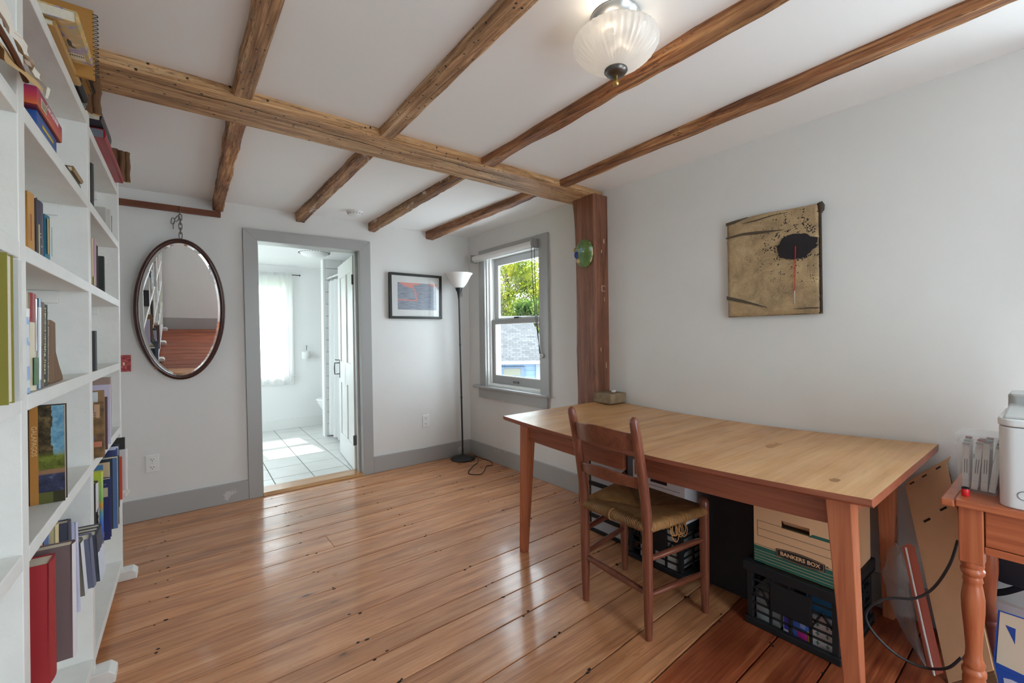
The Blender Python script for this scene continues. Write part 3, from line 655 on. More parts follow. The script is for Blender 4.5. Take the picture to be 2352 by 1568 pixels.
rf.hexa([(-6.4, 13.15, 1.66), (.55, 13.15, 1.66), (.98, 15.8, .52), (-6.4, 15.8, .52)], [(-6.4, 13.15, 1.74), (.55, 13.15, 1.74), (.98, 15.8, .60), (-6.4, 15.8, .60)])
rf.build('roof', shingle(), hs, xf=HM)
box(-6.4, .56, 13.08, 13.22, 1.735, 1.79).build('ridge_cap', P(110, 110, 112), hs, xf=HM)
box(-6.4, .98, 10.44, 10.5, .53, .60).build('eave_gutter', P(122, 126, 132), hs, xf=HM)
box(.58, .69, 10.86, 10.92, -3, .5).build('corner_board', P(112, 118, 128), hs, xf=HM)
wv = MB(); wv.box(-.32, .30, 10.85, 10.9, .18, .44); wv.build('window_frame', P(78, 96, 118), hs, xf=HM)
box(-.22, .20, 10.84, 10.86, .23, .40).build('window_pane', P(96, 96, 80, .15), hs, xf=HM)
box(-.95, -.6, 10.82, 10.9, -1.5, .5).build('porch_post', P(104, 112, 126), hs, xf=HM)
def leafmat(name, a, b_, c):
    m = bpy.data.materials.new(name); m.use_nodes = True; nt = m.node_tree; nt.nodes.clear()
    o = nd(nt, 'ShaderNodeOutputMaterial'); v = coords(nt, (1, 1, 1), rnd=False)
    n = nd(nt, 'ShaderNodeTexNoise', None, Vector=v, Scale=1.3, Detail=5.0, Roughness=.7)
    col = ramp(nt, n.outputs[0], [(.32, a), (.5, b_), (.66, c)])
    d = nd(nt, 'ShaderNodeBsdfDiffuse', None, Color=col); t = nd(nt, 'ShaderNodeBsdfTranslucent', None, Color=col)
    x = nd(nt, 'ShaderNodeMixShader', None, Fac=.5, _1=d.outputs[0], _2=t.outputs[0]); nt.links.new(x.outputs[0], o.inputs[0]); return m
LM = [leafmat('leaf_yellow_green', C(52, 72, 26), C(104, 116, 40), C(176, 164, 60)), leafmat('leaf_green', C(40, 60, 28), C(70, 92, 42), C(128, 134, 60)), leafmat('leaf_pale', C(60, 84, 50), C(90, 114, 62), C(142, 152, 92))]
def tree(d, l, zb, zc, rx, rz, n, lm, label, seed, clumps=26, size=.10):
    r = random.Random(seed); rt = root('tree', OUT(d, l, zb)); tag(rt, label, 'tree', 'trees beyond the neighbouring house')
    b = OUT(d, l, zb); top = OUT(d, l, zc+rz*.6)
    tr = MB(); tr.tube([b, (b+top)/2+Vector((.1, .1, 0)), top], [.2, .14, .04], 9)
    cs = []
    for k in range(clumps):
        th = r.uniform(0, 6.28); ph = math.acos(r.uniform(-1, 1)); q = r.uniform(.35, 1)
        p = OUT(d, l, zc)+Vector((rx*q*math.sin(ph)*math.cos(th), rx*q*math.sin(ph)*math.sin(th), rz*q*math.cos(ph))); cs.append((p, r.uniform(.25, .5)*rx*.75))
        s = b.lerp(top, r.uniform(.4, .95)); tr.tube([s, s.lerp(p, .5)+Vector((0, 0, .15)), p], [.05, .03, .01], 5)
    tr.build('trunk', P(74, 62, 50, .9), rt, smooth=50)
    lf = MB(); vs = []; fs = []
    for i in range(n):
        c, rr = r.choice(cs); g = Vector((r.gauss(0, 1), r.gauss(0, 1), r.gauss(0, .8)))*rr*.55
        p = c+g; a = Vector((r.gauss(0, 1), r.gauss(0, 1), r.gauss(0, 1))).normalized(); e = a.orthogonal().normalized()*size*r.uniform(.6, 1.3); a = a*size*r.uniform(.35, .6)
        f = a.cross(e).normalized()*size*.4; k = len(vs)
        vs += [p-e, p+f, p+e, p-f]; fs.append((k, k+1, k+2, k+3))
    lf.v = vs; lf.f = fs; lf.m = [0]*len(fs)
    o = lf.build('foliage', LM[lm], rt); o['kind'] = 'stuff'
tree(25, -.2, -3, 3.4, 3.2, 3.0, 19000, 0, 'full yellow-green maple tree rising behind the neighbouring roof', 1)
tree(33, 3.4, -3, 6.2, 3.0, 4.6, 9000, 2, 'tall thin-leaved tree with bare branches against the sky', 2, 22)
tree(34, -3.6, -3, 5.6, 3.2, 4.0, 9000, 1, 'darker green tree beside the yellow-green maple', 3, 24)
tree(17.3, 1.0, -3, 1.5, 1.15, 1.1, 9000, 1, 'low bushy green tree at the end of the neighbouring house', 4, 20)
tree(17.3, -1.5, -3, 1.6, 1.15, 1.1, 9000, 1, 'low spreading green tree just over the neighbouring roof ridge', 5, 20)

# ------------------------------------------------------------------ oval mirror hanging from a chain, tilted forward
TL_ = math.radians(7.9)
mr = root('oval_mirror', (.069, YF-.05, .93)); tag(mr, 'oval mirror in a dark mahogany frame hung from a chain', 'mirror')
MM = Matrix.Translation((.069, YF-.078, 1.424)) @ Matrix.Rotation(math.radians(-1.3), 4, 'Z') @ Matrix.Rotation(TL_, 4, 'X')       # local x right, z up, -y to room
MA, MBb = .229, .463
def oval(prof, n=72):
    m = MB(); vs = []; k = len(prof)
    for i in range(n):
        a = 2*math.pi*i/n
        for rho, y in prof: vs.append(((MA+rho)*math.cos(a), y, (MBb+rho)*math.sin(a)))
    fs = [(i*k+j, i*k+(j+1) % k, ((i+1) % n)*k+(j+1) % k, ((i+1) % n)*k+j) for i in range(n) for j in range(k)]
    return m.add(vs, fs)
oval([(-.004, -.002), (-.002, -.013), (.006, -.018), (.016, -.018), (.025, -.012), (.028, 0), (.028, .010), (-.004, .010)]).build('frame', 'mirrorwood', mr, xf=MM, smooth=35)
def disk(ra, y, rb=0, yb=0, n=72):
    m = MB(); o = [((MA+ra)*math.cos(2*math.pi*i/n), y, (MBb+ra)*math.sin(2*math.pi*i/n)) for i in range(n)]
    if rb == 0: return m.add(o, [tuple(range(n))])
    p = [((MA+rb)*math.cos(2*math.pi*i/n), yb, (MBb+rb)*math.sin(2*math.pi*i/n)) for i in range(n)]
    return m.add(o+p, [(i, (i+1) % n, n+(i+1) % n, n+i) for i in range(n)])
disk(-.0175, -.0055).build('glass', 'mirror', mr, xf=MM)
disk(-.001, -.0035, -.0175, -.0055).build('glass_bevel', 'mirror', mr, xf=MM)
disk(.02, .011).build('backing', P(120, 100, 80), mr, xf=MM)
box(-.15, -.135, -.0165, .0, -.405, -.385).build('repair_patch', P(168, 96, 50), mr, xf=MM)
hk = root('hanging_chain', (.069, YF-.06, 1.93)); tag(hk, 'short iron chain on a hook holding up the oval mirror', 'chain')
MB().tube([(.068, YF-.037, 2.145), (.068, YF-.06, 2.15), (.068, YF-.075, 2.12), (.068, YF-.07, 2.085), (.068, YF-.06, 2.09)], .0035, 8).build('hook', 'darkmetal', hk, smooth=50)
def link(c, rot, par):
    pts = []
    for i in range(20):
        a = 2*math.pi*i/20; x = .009*math.cos(a); z = .010*math.sin(a)+(.012 if math.sin(a) > 0 else -.012)
        pts.append(Matrix.Translation(c) @ rot @ Vector((x, 0, z)))
    return MB().tube(pts, .0028, 7, closed=True).build('chain_link', 'darkmetal', par, smooth=60)
for k in range(5): link((.069, YF-.072-.012*k, 2.072-.034*k), Matrix.Rotation(math.pi/2*(k % 2)+.2, 4, 'Z'), hk)
link((.052, YF-.07, 2.06), Matrix.Rotation(.5, 4, 'Y'), hk); link((.028, YF-.07, 2.04), Matrix.Rotation(.1, 4, 'Y'), hk); link((.030, YF-.07, 2.008), Matrix.Rotation(math.pi/2, 4, 'Z'), hk)

# ------------------------------------------------------------------ small red painting by the bookcase
rp = root('small_painting', (-.236, YF, 1.01)); tag(rp, 'tiny unframed red abstract painting on the wall beside the bookcase', 'painting')
def redart():
    m, nt, b = nt_new('red_abstract'); v = coords(nt, (1, 1, 1), rnd=False)
    n = nd(nt, 'ShaderNodeTexNoise', None, Vector=v, Scale=26.0, Detail=2.0, Distortion=2.0)
    nt.links.new(ramp(nt, n.outputs[0], [(.3, C(120, 30, 40)), (.5, C(180, 62, 66)), (.6, C(206, 112, 104)), (.72, C(90, 100, 140))]), b.inputs['Base Color']); return m
box(-.27, -.203, YF-.012, YF, 1.012, 1.122).build('panel', redart(), rp, bevel=.002)
box(-.243, -.234, YF-.0128, YF-.012, 1.055, 1.075).build('paint_mark', P(226, 214, 170), rp)

# ------------------------------------------------------------------ framed print
fr = root('framed_print', (1.87, YF, 1.39)); tag(fr, 'black framed print of grey-blue hills with salmon sky beside the doorway', 'picture')
fx0, fx1, fz0, fz1, fw = 1.598, 2.140, 1.390, 1.815, .022; fy = YF-.032
b_ = MB(); b_.box(fx0, fx0+fw, fy, YF-.004, fz0, fz1); b_.box(fx1-fw, fx1, fy, YF-.004, fz0, fz1); b_.box(fx0+fw, fx1-fw, fy, YF-.004, fz1-fw, fz1); b_.box(fx0+fw, fx1-fw, fy, YF-.004, fz0, fz0+fw)
b_.build('frame', P(40, 40, 38, .4), fr, bevel=.0015)
box(fx0+fw, fx1-fw, YF-.016, YF-.004, fz0+fw, fz1-fw).build('mat_board', P(232, 232, 230, .8), fr)
def hills():
    m, nt, b = nt_new('ink_hatching'); v = coords(nt, (6, 1, 90), rnd=False)
    n = nd(nt, 'ShaderNodeTexNoise', None, Vector=v, Scale=2.0, Detail=4.0)
    nt.links.new(ramp(nt, n.outputs[0], [(.3, C(126, 132, 148)), (.5, C(156, 162, 176)), (.7, C(180, 186, 196))]), b.inputs['Base Color']); b.inputs['Roughness'].default_value = .8; return m
px0, px1, pz0, pz1 = fx0+.085, fx1-.055, fz0+.085, fz1-.085
FMx = lambda y: frame3((0, y, 0), (1, 0, 0), (0, 0, 1))
box(px0, px1, YF-.0168, YF-.016, pz0, pz1).build('print', hills(), fr)
SAL = P(232, 158, 150, .8)
lx = lambda u: px0+(px1-px0)*u
lz = lambda v: pz0+(pz1-pz0)*v
sk_ = MB()
def pol(pts): sk_.prism([(lx(u), lz(v)) for u, v in pts], FMx(YF-.0168), .0006)
pol([(.03, 1), (.10, .93), (.22, .84), (.40, .79), (.405, .92), (.40, 1)]); pol([(.40, 1), (.405, .92), (.5, .92), (.57, .97), (.6, 1)]); pol([(.76, 1), (.85, .93), (1, .88), (1, 1)])
def way(pts, w_):
    for (u0, v0), (u1, v1) in zip(pts, pts[1:]):
        d = Vector((u1-u0, v1-v0)).normalized(); n = Vector((-d.y, d.x))*w_; pol([(u0-n.x, v0-n.y), (u1-n.x, v1-n.y), (u1+n.x, v1+n.y), (u0+n.x, v0+n.y)])
way([(.395, .80), (.42, .72), (.45, .62), (.44, .55), (.465, .47), (.475, .35)], .014); way([(0, .36), (.49, .345)], .022); way([(.455, .55), (.5, .6), (.545, .65)], .012)
sk_.build('salmon_print', SAL, fr)
box(fx0+fw, fx1-fw, YF-.0235, YF-.0215, fz0+fw, fz1-fw).build('glazing', glass('picture_glass', (.985, .985, .985, 1)), fr)

# ------------------------------------------------------------------ canvas with ink blot on the long wall
cv = root('fabric_artwork', (XR, .97, 1.30)); tag(cv, 'brown creased fabric artwork with a black blot and red line on the wall', 'artwork')
def burlap():
    m, nt, b = nt_new('stained_cloth'); v = coords(nt, (1, 1, 1), rnd=False)
    n = nd(nt, 'ShaderNodeTexNoise', None, Vector=v, Scale=9.0, Detail=8.0, Roughness=.7, Distortion=.6)
    col = ramp(nt, n.outputs[0], [(.3, C(122, 98, 70)), (.5, C(178, 148, 106)), (.7, C(206, 178, 134))])
    wv = nd(nt, 'ShaderNodeTexNoise', None, Vector=coords(nt, (1, 260, 260), rnd=False), Scale=1.0, Detail=1.0)
    col = mix(nt, .25, col, ramp(nt, wv.outputs[0], [(.35, (.05, .04, .03)), (.65, (.6, .5, .36))]))
    dv = nd(nt, 'ShaderNodeVectorMath', {'operation': 'DISTANCE'}, _0=v, _1=(-.03, -.13, .36))
    vo = nd(nt, 'ShaderNodeTexVoronoi', None, Vector=v, Scale=115.0)
    th = nd(nt, 'ShaderNodeMapRange', None, Value=dv.outputs['Value'], From__Min=.04, From__Max=.34, To__Min=.55, To__Max=.0)
    lt = nd(nt, 'ShaderNodeMath', {'operation': 'LESS_THAN'}, _0=vo.outputs['Distance'], _1=th.outputs[0])
    n3 = nd(nt, 'ShaderNodeTexNoise', None, Vector=v, Scale=34.0, Detail=2.0); g = nd(nt, 'ShaderNodeMath', {'operation': 'GREATER_THAN'}, _0=n3.outputs[0], _1=.54)
    k = nd(nt, 'ShaderNodeMath', {'operation': 'MULTIPLY'}, _0=lt.outputs[0], _1=g.outputs[0])
    nt.links.new(mix(nt, k.outputs[0], col, (.012, .01, .011, 1)), b.inputs['Base Color']); b.inputs['Roughness'].default_value = .75
    bump(nt, b, n.outputs[0], .3, .01); return m
BUR = burlap()
cy0, cy1, cz0, cz1 = 1.188, .748, 1.303, 1.834
def cfn(u, v):
    y = cy0+(cy1-cy0)*u; z = cz0+(cz1-cz0)*v
    z += .006*math.sin(u*5)*(v > .99)+(-.012*(1-u)**2 if v > .99 else 0)
    e = min(u, 1-u, v, 1-v)
    x = XR-.038+.012*max(0, 1-e*30)**2-.004*_nz.noise(Vector((y*9, z*9, 3)))-.006*math.exp(-((z-1.715+.03*u)/.012)**2)*(u < .7)-.006*math.exp(-((z-1.40+.1*u)/.01)**2)*(u < .5)
    return Vector((x, y+.002*_nz.noise(Vector((z*14, 3, u))), z))
cm = MB(); cm.grid(cfn, 40, 46); cm.build('cloth_face', BUR, cv, smooth=60)
box(XR-.028, XR-.001, cy1+.001, cy0-.001, cz0+.001, cz1-.018).build('stretcher', P(70, 54, 40, .8), cv)
CM = frame3((XR-.0445, 0, 0), (0, -1, 0), (0, 0, 1))
def blot(cy, cz, ry, rz, seed, n=44):
    r = random.Random(seed); pts = []
    for i in range(n):
        a = 2*math.pi*i/n; k = 1+.16*_nz.noise(Vector((math.cos(a)*2+seed, math.sin(a)*2, 1)))+.07*_nz.noise(Vector((math.cos(a)*7, math.sin(a)*7, seed)))
        pts.append((-(cy)+ry*k*math.cos(a), cz+rz*k*math.sin(a)))
    return pts
INK = plain('ink', (.012, .009, .012, 1), .7)
k_ = MB(); k_.prism(blot(.845, 1.637, .085, .062, 4), CM, .001); k_.prism([(-.80, 1.635), (-.755, 1.64), (-.752, 1.665), (-.80, 1.68)], CM, .0011); k_.build('ink_blot', INK, cv)
def fold(pts, ws):
    fd = MB()
    L = [Vector((p[0], p[1])) for p in pts]; up_ = [(q[0], q[1]+w_) for q, w_ in zip(pts, ws)]; dn = [(q[0], q[1]-w_) for q, w_ in zip(pts, ws)]
    fd.prism([(-y, z) for y, z in dn]+[(-y, z) for y, z in reversed(up_)], CM, .0015); fd.build('dark_fold', P(84, 72, 58, .9), cv)
fold([(1.187, 1.812), (1.14, 1.817), (1.07, 1.829)], [.008, .008, .001]); fold([(1.187, 1.737), (1.1, 1.744), (1.03, 1.738), (.9, 1.729)], [.004, .006, .008, .001])
fold([(1.187, 1.409), (1.1, 1.385), (1.03, 1.362), (.98, 1.345)], [.010, .008, .004, .001]); fold([(.86, 1.330), (.80, 1.332), (.752, 1.331)], [.001, .003, .003]); fold([(1.1, 1.80), (1.03, 1.803), (.95, 1.812), (.88, 1.812)], [.001, .003, .002, .001])
rl = MB(); rl.prism([(-.8486, 1.638), (-.8444, 1.638), (-.8525, 1.42), (-.8545, 1.42)], CM, .0022); rl.build('red_line', P(206, 32, 36, .5), cv)
rl = MB(); rl.prism([(-.8545, 1.42), (-.8525, 1.42), (-.8530, 1.36), (-.8545, 1.36)], CM, .0022); rl.build('white_line', P(220, 216, 210, .5), cv)
MB().tube([(XR-.03, .748, 1.83), (XR-.028, .742, 1.815), (XR-.03, .741, 1.795), (XR-.03, .745, 1.78)], [.012, .014, .012, .006], 10).build('corner_knot', P(62, 50, 38, .8), cv, smooth=60)
MB().tube([(XR-.03, .747+.002*_nz.noise(Vector((k*.9, 2, 3))), cz0+.006+(cz1-.05-cz0)*k/48) for k in range(49)], [.005+.003*_nz.noise(Vector((k*.7, 5, 1))) for k in range(49)], 8).build('frayed_edge', P(60, 46, 36, .9), cv, smooth=60)

# ------------------------------------------------------------------ ceramic mask on the post
mk = root('ceramic_mask', (2.33, 2.145, 1.69)); tag(mk, 'green glazed ceramic face mask hung on the timber post', 'mask')
KM = Matrix(((0, 0, -1, 2.333), (-1, 0, 0, 2.146), (0, 1, 0, 1.793), (0, 0, 0, 1)))      # local x right on post, y up, z out
def mfn(u, v):
    a = 2*math.pi*u; r = math.sin(v*math.pi/2); k = 1+.03*_nz.noise(Vector((math.cos(a)*2, math.sin(a)*2, 4)))
    return KM @ Vector((.082*r*k*math.cos(a), .10*r*k*math.sin(a), .036*math.cos(v*math.pi/2)**.8+.002*_nz.noise(Vector((math.cos(a)*r*4, math.sin(a)*r*4, 1)))))
def glaze():
    m, nt, b = nt_new('green_glaze'); v = coords(nt, (1, 1, 1), rnd=False); n = nd(nt, 'ShaderNodeTexNoise', None, Vector=v, Scale=16.0, Detail=4.0)
    nt.links.new(ramp(nt, n.outputs[0], [(.35, C(84, 112, 60)), (.58, C(112, 142, 80)), (.66, C(150, 186, 180)), (.78, C(220, 210, 180))]), b.inputs['Base Color']); b.inputs['Roughness'].default_value = .35; return m
MB().grid(mfn, 40, 14).build('face', glaze(), mk, smooth=60)
for x, y in ((-.012, .02), (-.074, .03)):
    e = MB().sphere(KM @ Vector((x+.005, y, .036 if x > -.05 else .018)), .02, 8, (.5, 1, 1)).build('eye', P(112, 156, 176, .2), mk, smooth=60)
    MB().sphere(KM @ Vector((x+.003, y+.002, .047 if x > -.05 else .027)), .009, 6, (.6, 1, 1)).build('pupil', P(200, 160, 50, .2), e, smooth=60)
MB().sphere(KM @ Vector((-.05, -.008, .032)), .02, 8, (.7, .8, 1.2)).build('nose', P(52, 62, 150, .2), mk, smooth=60)
MB().sphere(KM @ Vector((-.035, -.05, .026)), .02, 8, (.5, 1, .8)).build('mouth', P(206, 178, 130, .3), mk, smooth=60)
MB().sphere(KM @ Vector((.02, .008, .034)), .008, 6, (.5, 1, .7)).build('cheek_drop', P(232, 224, 200, .2), mk, smooth=60)
ch = MB()
for a, l in ((-.25, .02), (-.1, .03), (-.75, .03), (.65, .012)): ch.tube([KM @ Vector((.080*math.cos(a+t*l*12), .098*math.sin(a+t*l*12), .008)) for t in (0, .5, 1)], .004, 6)
ch.build('chipped_rim', P(222, 196, 160, .6), mk, smooth=60)

# ------------------------------------------------------------------ torchiere floor lamp
tl = root('floor_lamp', (2.285, 3.755, 0)); tag(tl, 'black torchiere floor lamp with white bowl shade in the corner', 'floor lamp')
MB().lathe([(.118, .0005), (.122, .006), (.115, .016), (.07, .030), (.03, .037), (.016, .046), (.012, .05)], (2.285, 3.755, 0), 40).build('base', 'black', tl, smooth=50)
TP_ = Vector((2.247, 3.725, 1.672)); B0 = Vector((2.285, 3.755, .045))
MB().tube([B0, B0.lerp(TP_, .33), B0.lerp(TP_, .66), TP_], .0085, 12).build('pole', 'black', tl, smooth=50)
for t in (.35, .67): MB().tube([B0.lerp(TP_, t-.006), B0.lerp(TP_, t+.006)], .0105, 12).build('pole_joint', 'black', tl, smooth=50)
MB().lathe([(.009, -.09), (.014, -.05), (.022, -.015), (.026, -.012), (.034, .01), (.036, .02), (.001, .02)], TP_, 28).build('socket_cup', 'black', tl, smooth=40)
MB().lathe([(.03, .012), (.05, .02), (.075, .05), (.10, .095), (.118, .128), (.136, .15), (.138, .154), (.132, .152), (.112, .126), (.094, .095), (.068, .05), (.04, .026)], TP_+Vector((0, 0, .005)), 44).build('shade', P(236, 234, 230, .25), tl, smooth=50)
MB().tube([(2.26, 3.70, 1.665), (2.262, 3.697, 1.64), (2.262, 3.697, 1.60)], .003, 6).build('switch_stem', 'black', tl)
cd = [(2.192, 3.784), (2.193, 3.711), (2.233, 3.659), (2.344, 3.69), (2.43, 3.73), (2.42, 3.689), (2.332, 3.557), (2.226, 3.478), (2.104, 3.362), (2.078, 3.295), (2.113, 3.251), (2.151, 3.233), (2.224, 3.291), (2.322, 3.396), (2.377, 3.383), (2.43, 3.458), (2.44, 3.556), (2.436, 3.604), (2.43, 3.70), (2.44, 3.80)]
def spline(pts, k=6):
    pts = [Vector(p) for p in pts]; out = []
    for i in range(len(pts)-1):
        p0 = pts[max(i-1, 0)]; p1 = pts[i]; p2 = pts[i+1]; p3 = pts[min(i+2, len(pts)-1)]
        for j in range(k):
            t = j/k; out.append(.5*((2*p1)+(p2-p0)*t+(2*p0-5*p1+4*p2-p3)*t*t+(3*p1-p0-3*p2+p3)*t**3))
    return out+[pts[-1]]
MB().tube(spline([(x, y, .0045) for x, y in cd]), .0034, 7).build('cord', P(40, 26, 20, .5), tl, smooth=60)

# ------------------------------------------------------------------ glass ceiling lamp
LC = Vector((1.142, .905, HC))
cl = root('ceiling_lamp', LC); tag(cl, 'ribbed frosted glass bowl ceiling lamp with nickel canopy and finial', 'ceiling lamp')
MB().lathe([(.074, 0), (.076, -.004), (.072, -.014), (.062, -.022), (.058, -.056), (.05, -.058), (.001, -.058)], LC, 40).build('canopy', 'chrome', cl, smooth=40)
def ribglass():
    m = bpy.data.materials.new('ribbed_frosted_glass'); m.use_nodes = True; nt = m.node_tree; nt.nodes.clear(); o = nd(nt, 'ShaderNodeOutputMaterial')
    d = nd(nt, 'ShaderNodeBsdfTranslucent', None, Color=(.92, .92, .92, 1)); f = nd(nt, 'ShaderNodeBsdfDiffuse', None, Color=(.88, .88, .88, 1)); t = nd(nt, 'ShaderNodeBsdfTransparent'); g = nd(nt, 'ShaderNodeBsdfGlossy', None, Roughness=.08)
    a = nd(nt, 'ShaderNodeMixShader', None, Fac=.6, _1=f.outputs[0], _2=d.outputs[0]); b = nd(nt, 'ShaderNodeMixShader', None, Fac=.15, _1=a.outputs[0], _2=t.outputs[0])
    c = nd(nt, 'ShaderNodeMixShader', None, Fac=.06, _1=b.outputs[0], _2=g.outputs[0]); nt.links.new(c.outputs[0], o.inputs[0]); return m
MB().lathe([(.124, -.074), (.131, -.076), (.134, -.086), (.131, -.100), (.119, -.120), (.098, -.140), (.072, -.158), (.045, -.169), (.028, -.173)], LC, 144, ribs=40, amp=.03).build('glass_bowl', ribglass(), cl, smooth=70)
MB().lathe([(.031, -.173), (.036, -.174), (.037, -.179), (.030, -.188), (.012, -.194), (.001, -.195)], LC, 32).build('nut_cap', 'darkmetal', cl, smooth=50)
MB().lathe([(.006, -.194), (.0055, -.205), (.008, -.210), (.0095, -.217), (.007, -.224), (.001, -.226)], LC, 20).build('finial', 'brass', cl, smooth=60)
for k in (-1, 1):
    q = LC+Vector((.05*k, .02*k, -.095)); MB().sphere(q, .024, 10).build('bulb', plain('bulb_glow', (1, .9, .75, 1), .4), cl, smooth=60)
    l = bpy.data.lights.new('bulb_light', 'POINT'); l.energy = .8; l.color = (1, .82, .6); l.shadow_soft_size = .03
    o = bpy.data.objects.new('bulb_light', l); COL.objects.link(o); o.parent = cl; o.location = Vector((.05*k, .02*k, -.055)); 
# ------------------------------------------------------------------ work table (sagging extension table)
def sag(y): return -.027*max(0, 1-((y-1.2)/.85)**2)
tb = root('work_table', (2.0, 1.2, 0)); tag(tb, 'long cherry wood extension table sagging at its middle seam, against the wall', 'table')
def leaf(y0, y1, n):
    m = MB(); k = 6; sec = lambda y: [(1.535, .728+sag(y)), (1.52, .738+sag(y)), (1.52, .755+sag(y)), (2.462, .755+sag(y)), (2.462, .738+sag(y)), (2.45, .728+sag(y))]
    vs = []
    for i in range(n+1):
        y = y0+(y1-y0)*i/n; vs += [(x, y, z) for x, z in sec(y)]
    for i in range(n):
        for j in range(k):
            m.mat(0 if j == 2 else 1); m.add([], [])
            m.f.append([i*k+j, i*k+(j+1) % k, (i+1)*k+(j+1) % k, (i+1)*k+j]); m.m.append(0 if j == 2 else 1)
    m.v = [Vector(p) for p in vs]; m.f += [list(range(k)), list(range(n*k, n*k+k))]; m.m += [1, 1]
    return m
leaf(.352, 1.1985, 14).build('tabletop_leaf', ['cherrytop', 'cherryedge'], tb)
leaf(1.2005, 2.046, 14).build('tabletop_leaf', ['cherrytop', 'cherryedge'], tb)
def apr(x0, x1, y0, y1, n=8):
    m = MB(); vs = []
    for i in range(n+1):
        y = y0+(y1-y0)*i/n; s = sag(y); vs += [(x0, y, .640+s), (x1, y, .640+s), (x1, y, .7275+s), (x0, y, .7275+s)]
    return m.add(vs, [(i*4+j, i*4+(j+1) % 4, (i+1)*4+(j+1) % 4, (i+1)*4+j) for i in range(n) for j in range(4)]+[(0, 1, 2, 3), tuple(range(n*4, n*4+4))])
apr(1.585, 1.608, .47, 1.185).build('apron', 'cherryedge', tb); apr(1.585, 1.608, 1.245, 1.90).build('apron', 'cherryedge', tb)
apr(2.40, 2.423, .54, 1.185).build('apron', 'cherryedge', tb); apr(2.40, 2.423, 1.245, 1.90).build('apron', 'cherryedge', tb)
for y in (.45, 1.94): box(1.63, 2.40, y-.011, y+.011, .640, .7275+sag(y)).build('apron', 'cherryedge', tb)
def tleg(tx, ty, bx, by, a=.0325, b=.019, ztop=.7275):
    lo = [(bx-b, by-b, 0), (bx+b, by-b, 0), (bx+b, by+b, 0), (bx-b, by+b, 0)]; zt = ztop+sag(ty)
    hi = [(tx-a, ty-a, zt), (tx+a, ty-a, zt), (tx+a, ty+a, zt), (tx-a, ty+a, zt)]
    MB().hexa(lo, hi).build('leg', 'cherryleg', tb, bevel=.003)
tleg(1.60, .445, 1.60, .41); tleg(1.605, 1.925, 1.577, 1.94); tleg(2.405, .505, 2.41, .505); tleg(2.41, 1.93, 2.43, 1.95)
def stain(x, y, rx, ry, seed, col, nm='stain'):
    m = MB(); pts = []
    for i in range(18):
        a = 2*math.pi*i/18; k = 1+.45*_nz.noise(Vector((math.cos(a)*1.7+seed, math.sin(a)*1.7, seed))); pts.append((rx*k*math.cos(a), ry*k*math.sin(a)))
    m.prism(pts, Matrix.Translation((x, y, .7549+sag(y))), .0004); m.build(nm, P(*col, .45), tb)
stain(1.66, .47, .02, .022, 3, (150, 106, 62)); stain(2.02, .80, .045, .022, 5, (168, 116, 68)); stain(2.08, .80, .006, .016, 7, (110, 80, 56))
# wooden block with a crumpled paper scrap
bk = root('wood_block', (2.376, 1.97, .755)); tag(bk, 'rough grey wooden block with a paper scrap on the table by the post', 'block')
MB().box(2.292, 2.458, 1.895, 2.044, .7555, .820).build('block', plain('weathered_block', C(140, 122, 98), .85, noise=.25, nscale=22, bmp=.5, bscale=30), bk, bevel=.006, wobble=.003)
MB().sphere((2.40, 1.96, .828), .016, 6, (1.2, 1, .6)).build('paper_scrap', P(225, 222, 216, .9), bk, wobble=.006)

# ------------------------------------------------------------------ rush seat chair
ch = root('rush_chair', (1.67, 1.23, 0)); tag(ch, 'dark ladder-back chair with a worn woven rush seat at the table', 'chair')
RL, RR, FR, FL = Vector((1.503, 1.403, 0)), Vector((1.498, 1.063, 0)), Vector((1.839, 1.012, 0)), Vector((1.855, 1.456, 0))
def rear(b, z):
    dx = 0 if z < .46 else -.082*((z-.46)/.44)**1.35
    return b+Vector((dx, 0, z))
zs = [0, .03, .12, .28, .46, .56, .66, .76, .84, .875, .89, .896]
rs = [.0145, .016, .019, .021, .021, .0205, .020, .0195, .0195, .0185, .014, .004]
for b in (RL, RR): MB().tube([rear(b, z) for z in zs], rs, 14).build('rear_post', 'chairwood', ch, smooth=50)
for b in (FL, FR): MB().tube([b+Vector((0, 0, z)) for z in (0, .03, .12, .3, .46, .48, .495, .502)], [.0145, .016, .019, .021, .021, .0205, .015, .004], 14).build('front_leg', 'chairwood', ch, smooth=50)
def rung(a, b, za, zb, r=.0125): 
    p = a+Vector((0, 0, za)); q = b+Vector((0, 0, zb)); MB().tube([p.lerp(q, t) for t in (0, .1, .3, .5, .7, .9, 1)], [r*.75, r*.9, r, r*1.08, r, r*.9, r*.75], 10).build('rung', 'chairrung', ch, smooth=60)
rung(RL, FL, .325, .325); rung(RL, FL, .215, .215); rung(RR, FR, .318, .32); rung(RR, FR, .175, .172); rung(RL, RR, .20, .182, .0135)
def slat(z0, z1, bow):
    m = MB(); n = 16; vs = []
    for i in range(n+1):
        t = i/n; k = math.sin(math.pi*t)
        for z, off in ((z0+.006*k, -.005), (z1+.016*k*k-.004, -.005), (z1+.016*k*k-.004, .005), (z0+.006*k, .005)):
            p = rear(RL, z).lerp(rear(RR, z), t); vs.append((p.x-bow*k+off, p.y, z))
    return m.add(vs, [(i*4+j, i*4+(j+1) % 4, (i+1)*4+(j+1) % 4, (i+1)*4+j) for i in range(n) for j in range(4)]+[(0, 1, 2, 3), tuple(range(n*4, n*4+4))])
slat(.752, .832, .042).build('back_slat', 'chairrung', ch, bevel=.002, smooth=40); slat(.598, .648, .036).build('back_slat', 'chairrung', ch, bevel=.002, smooth=40)
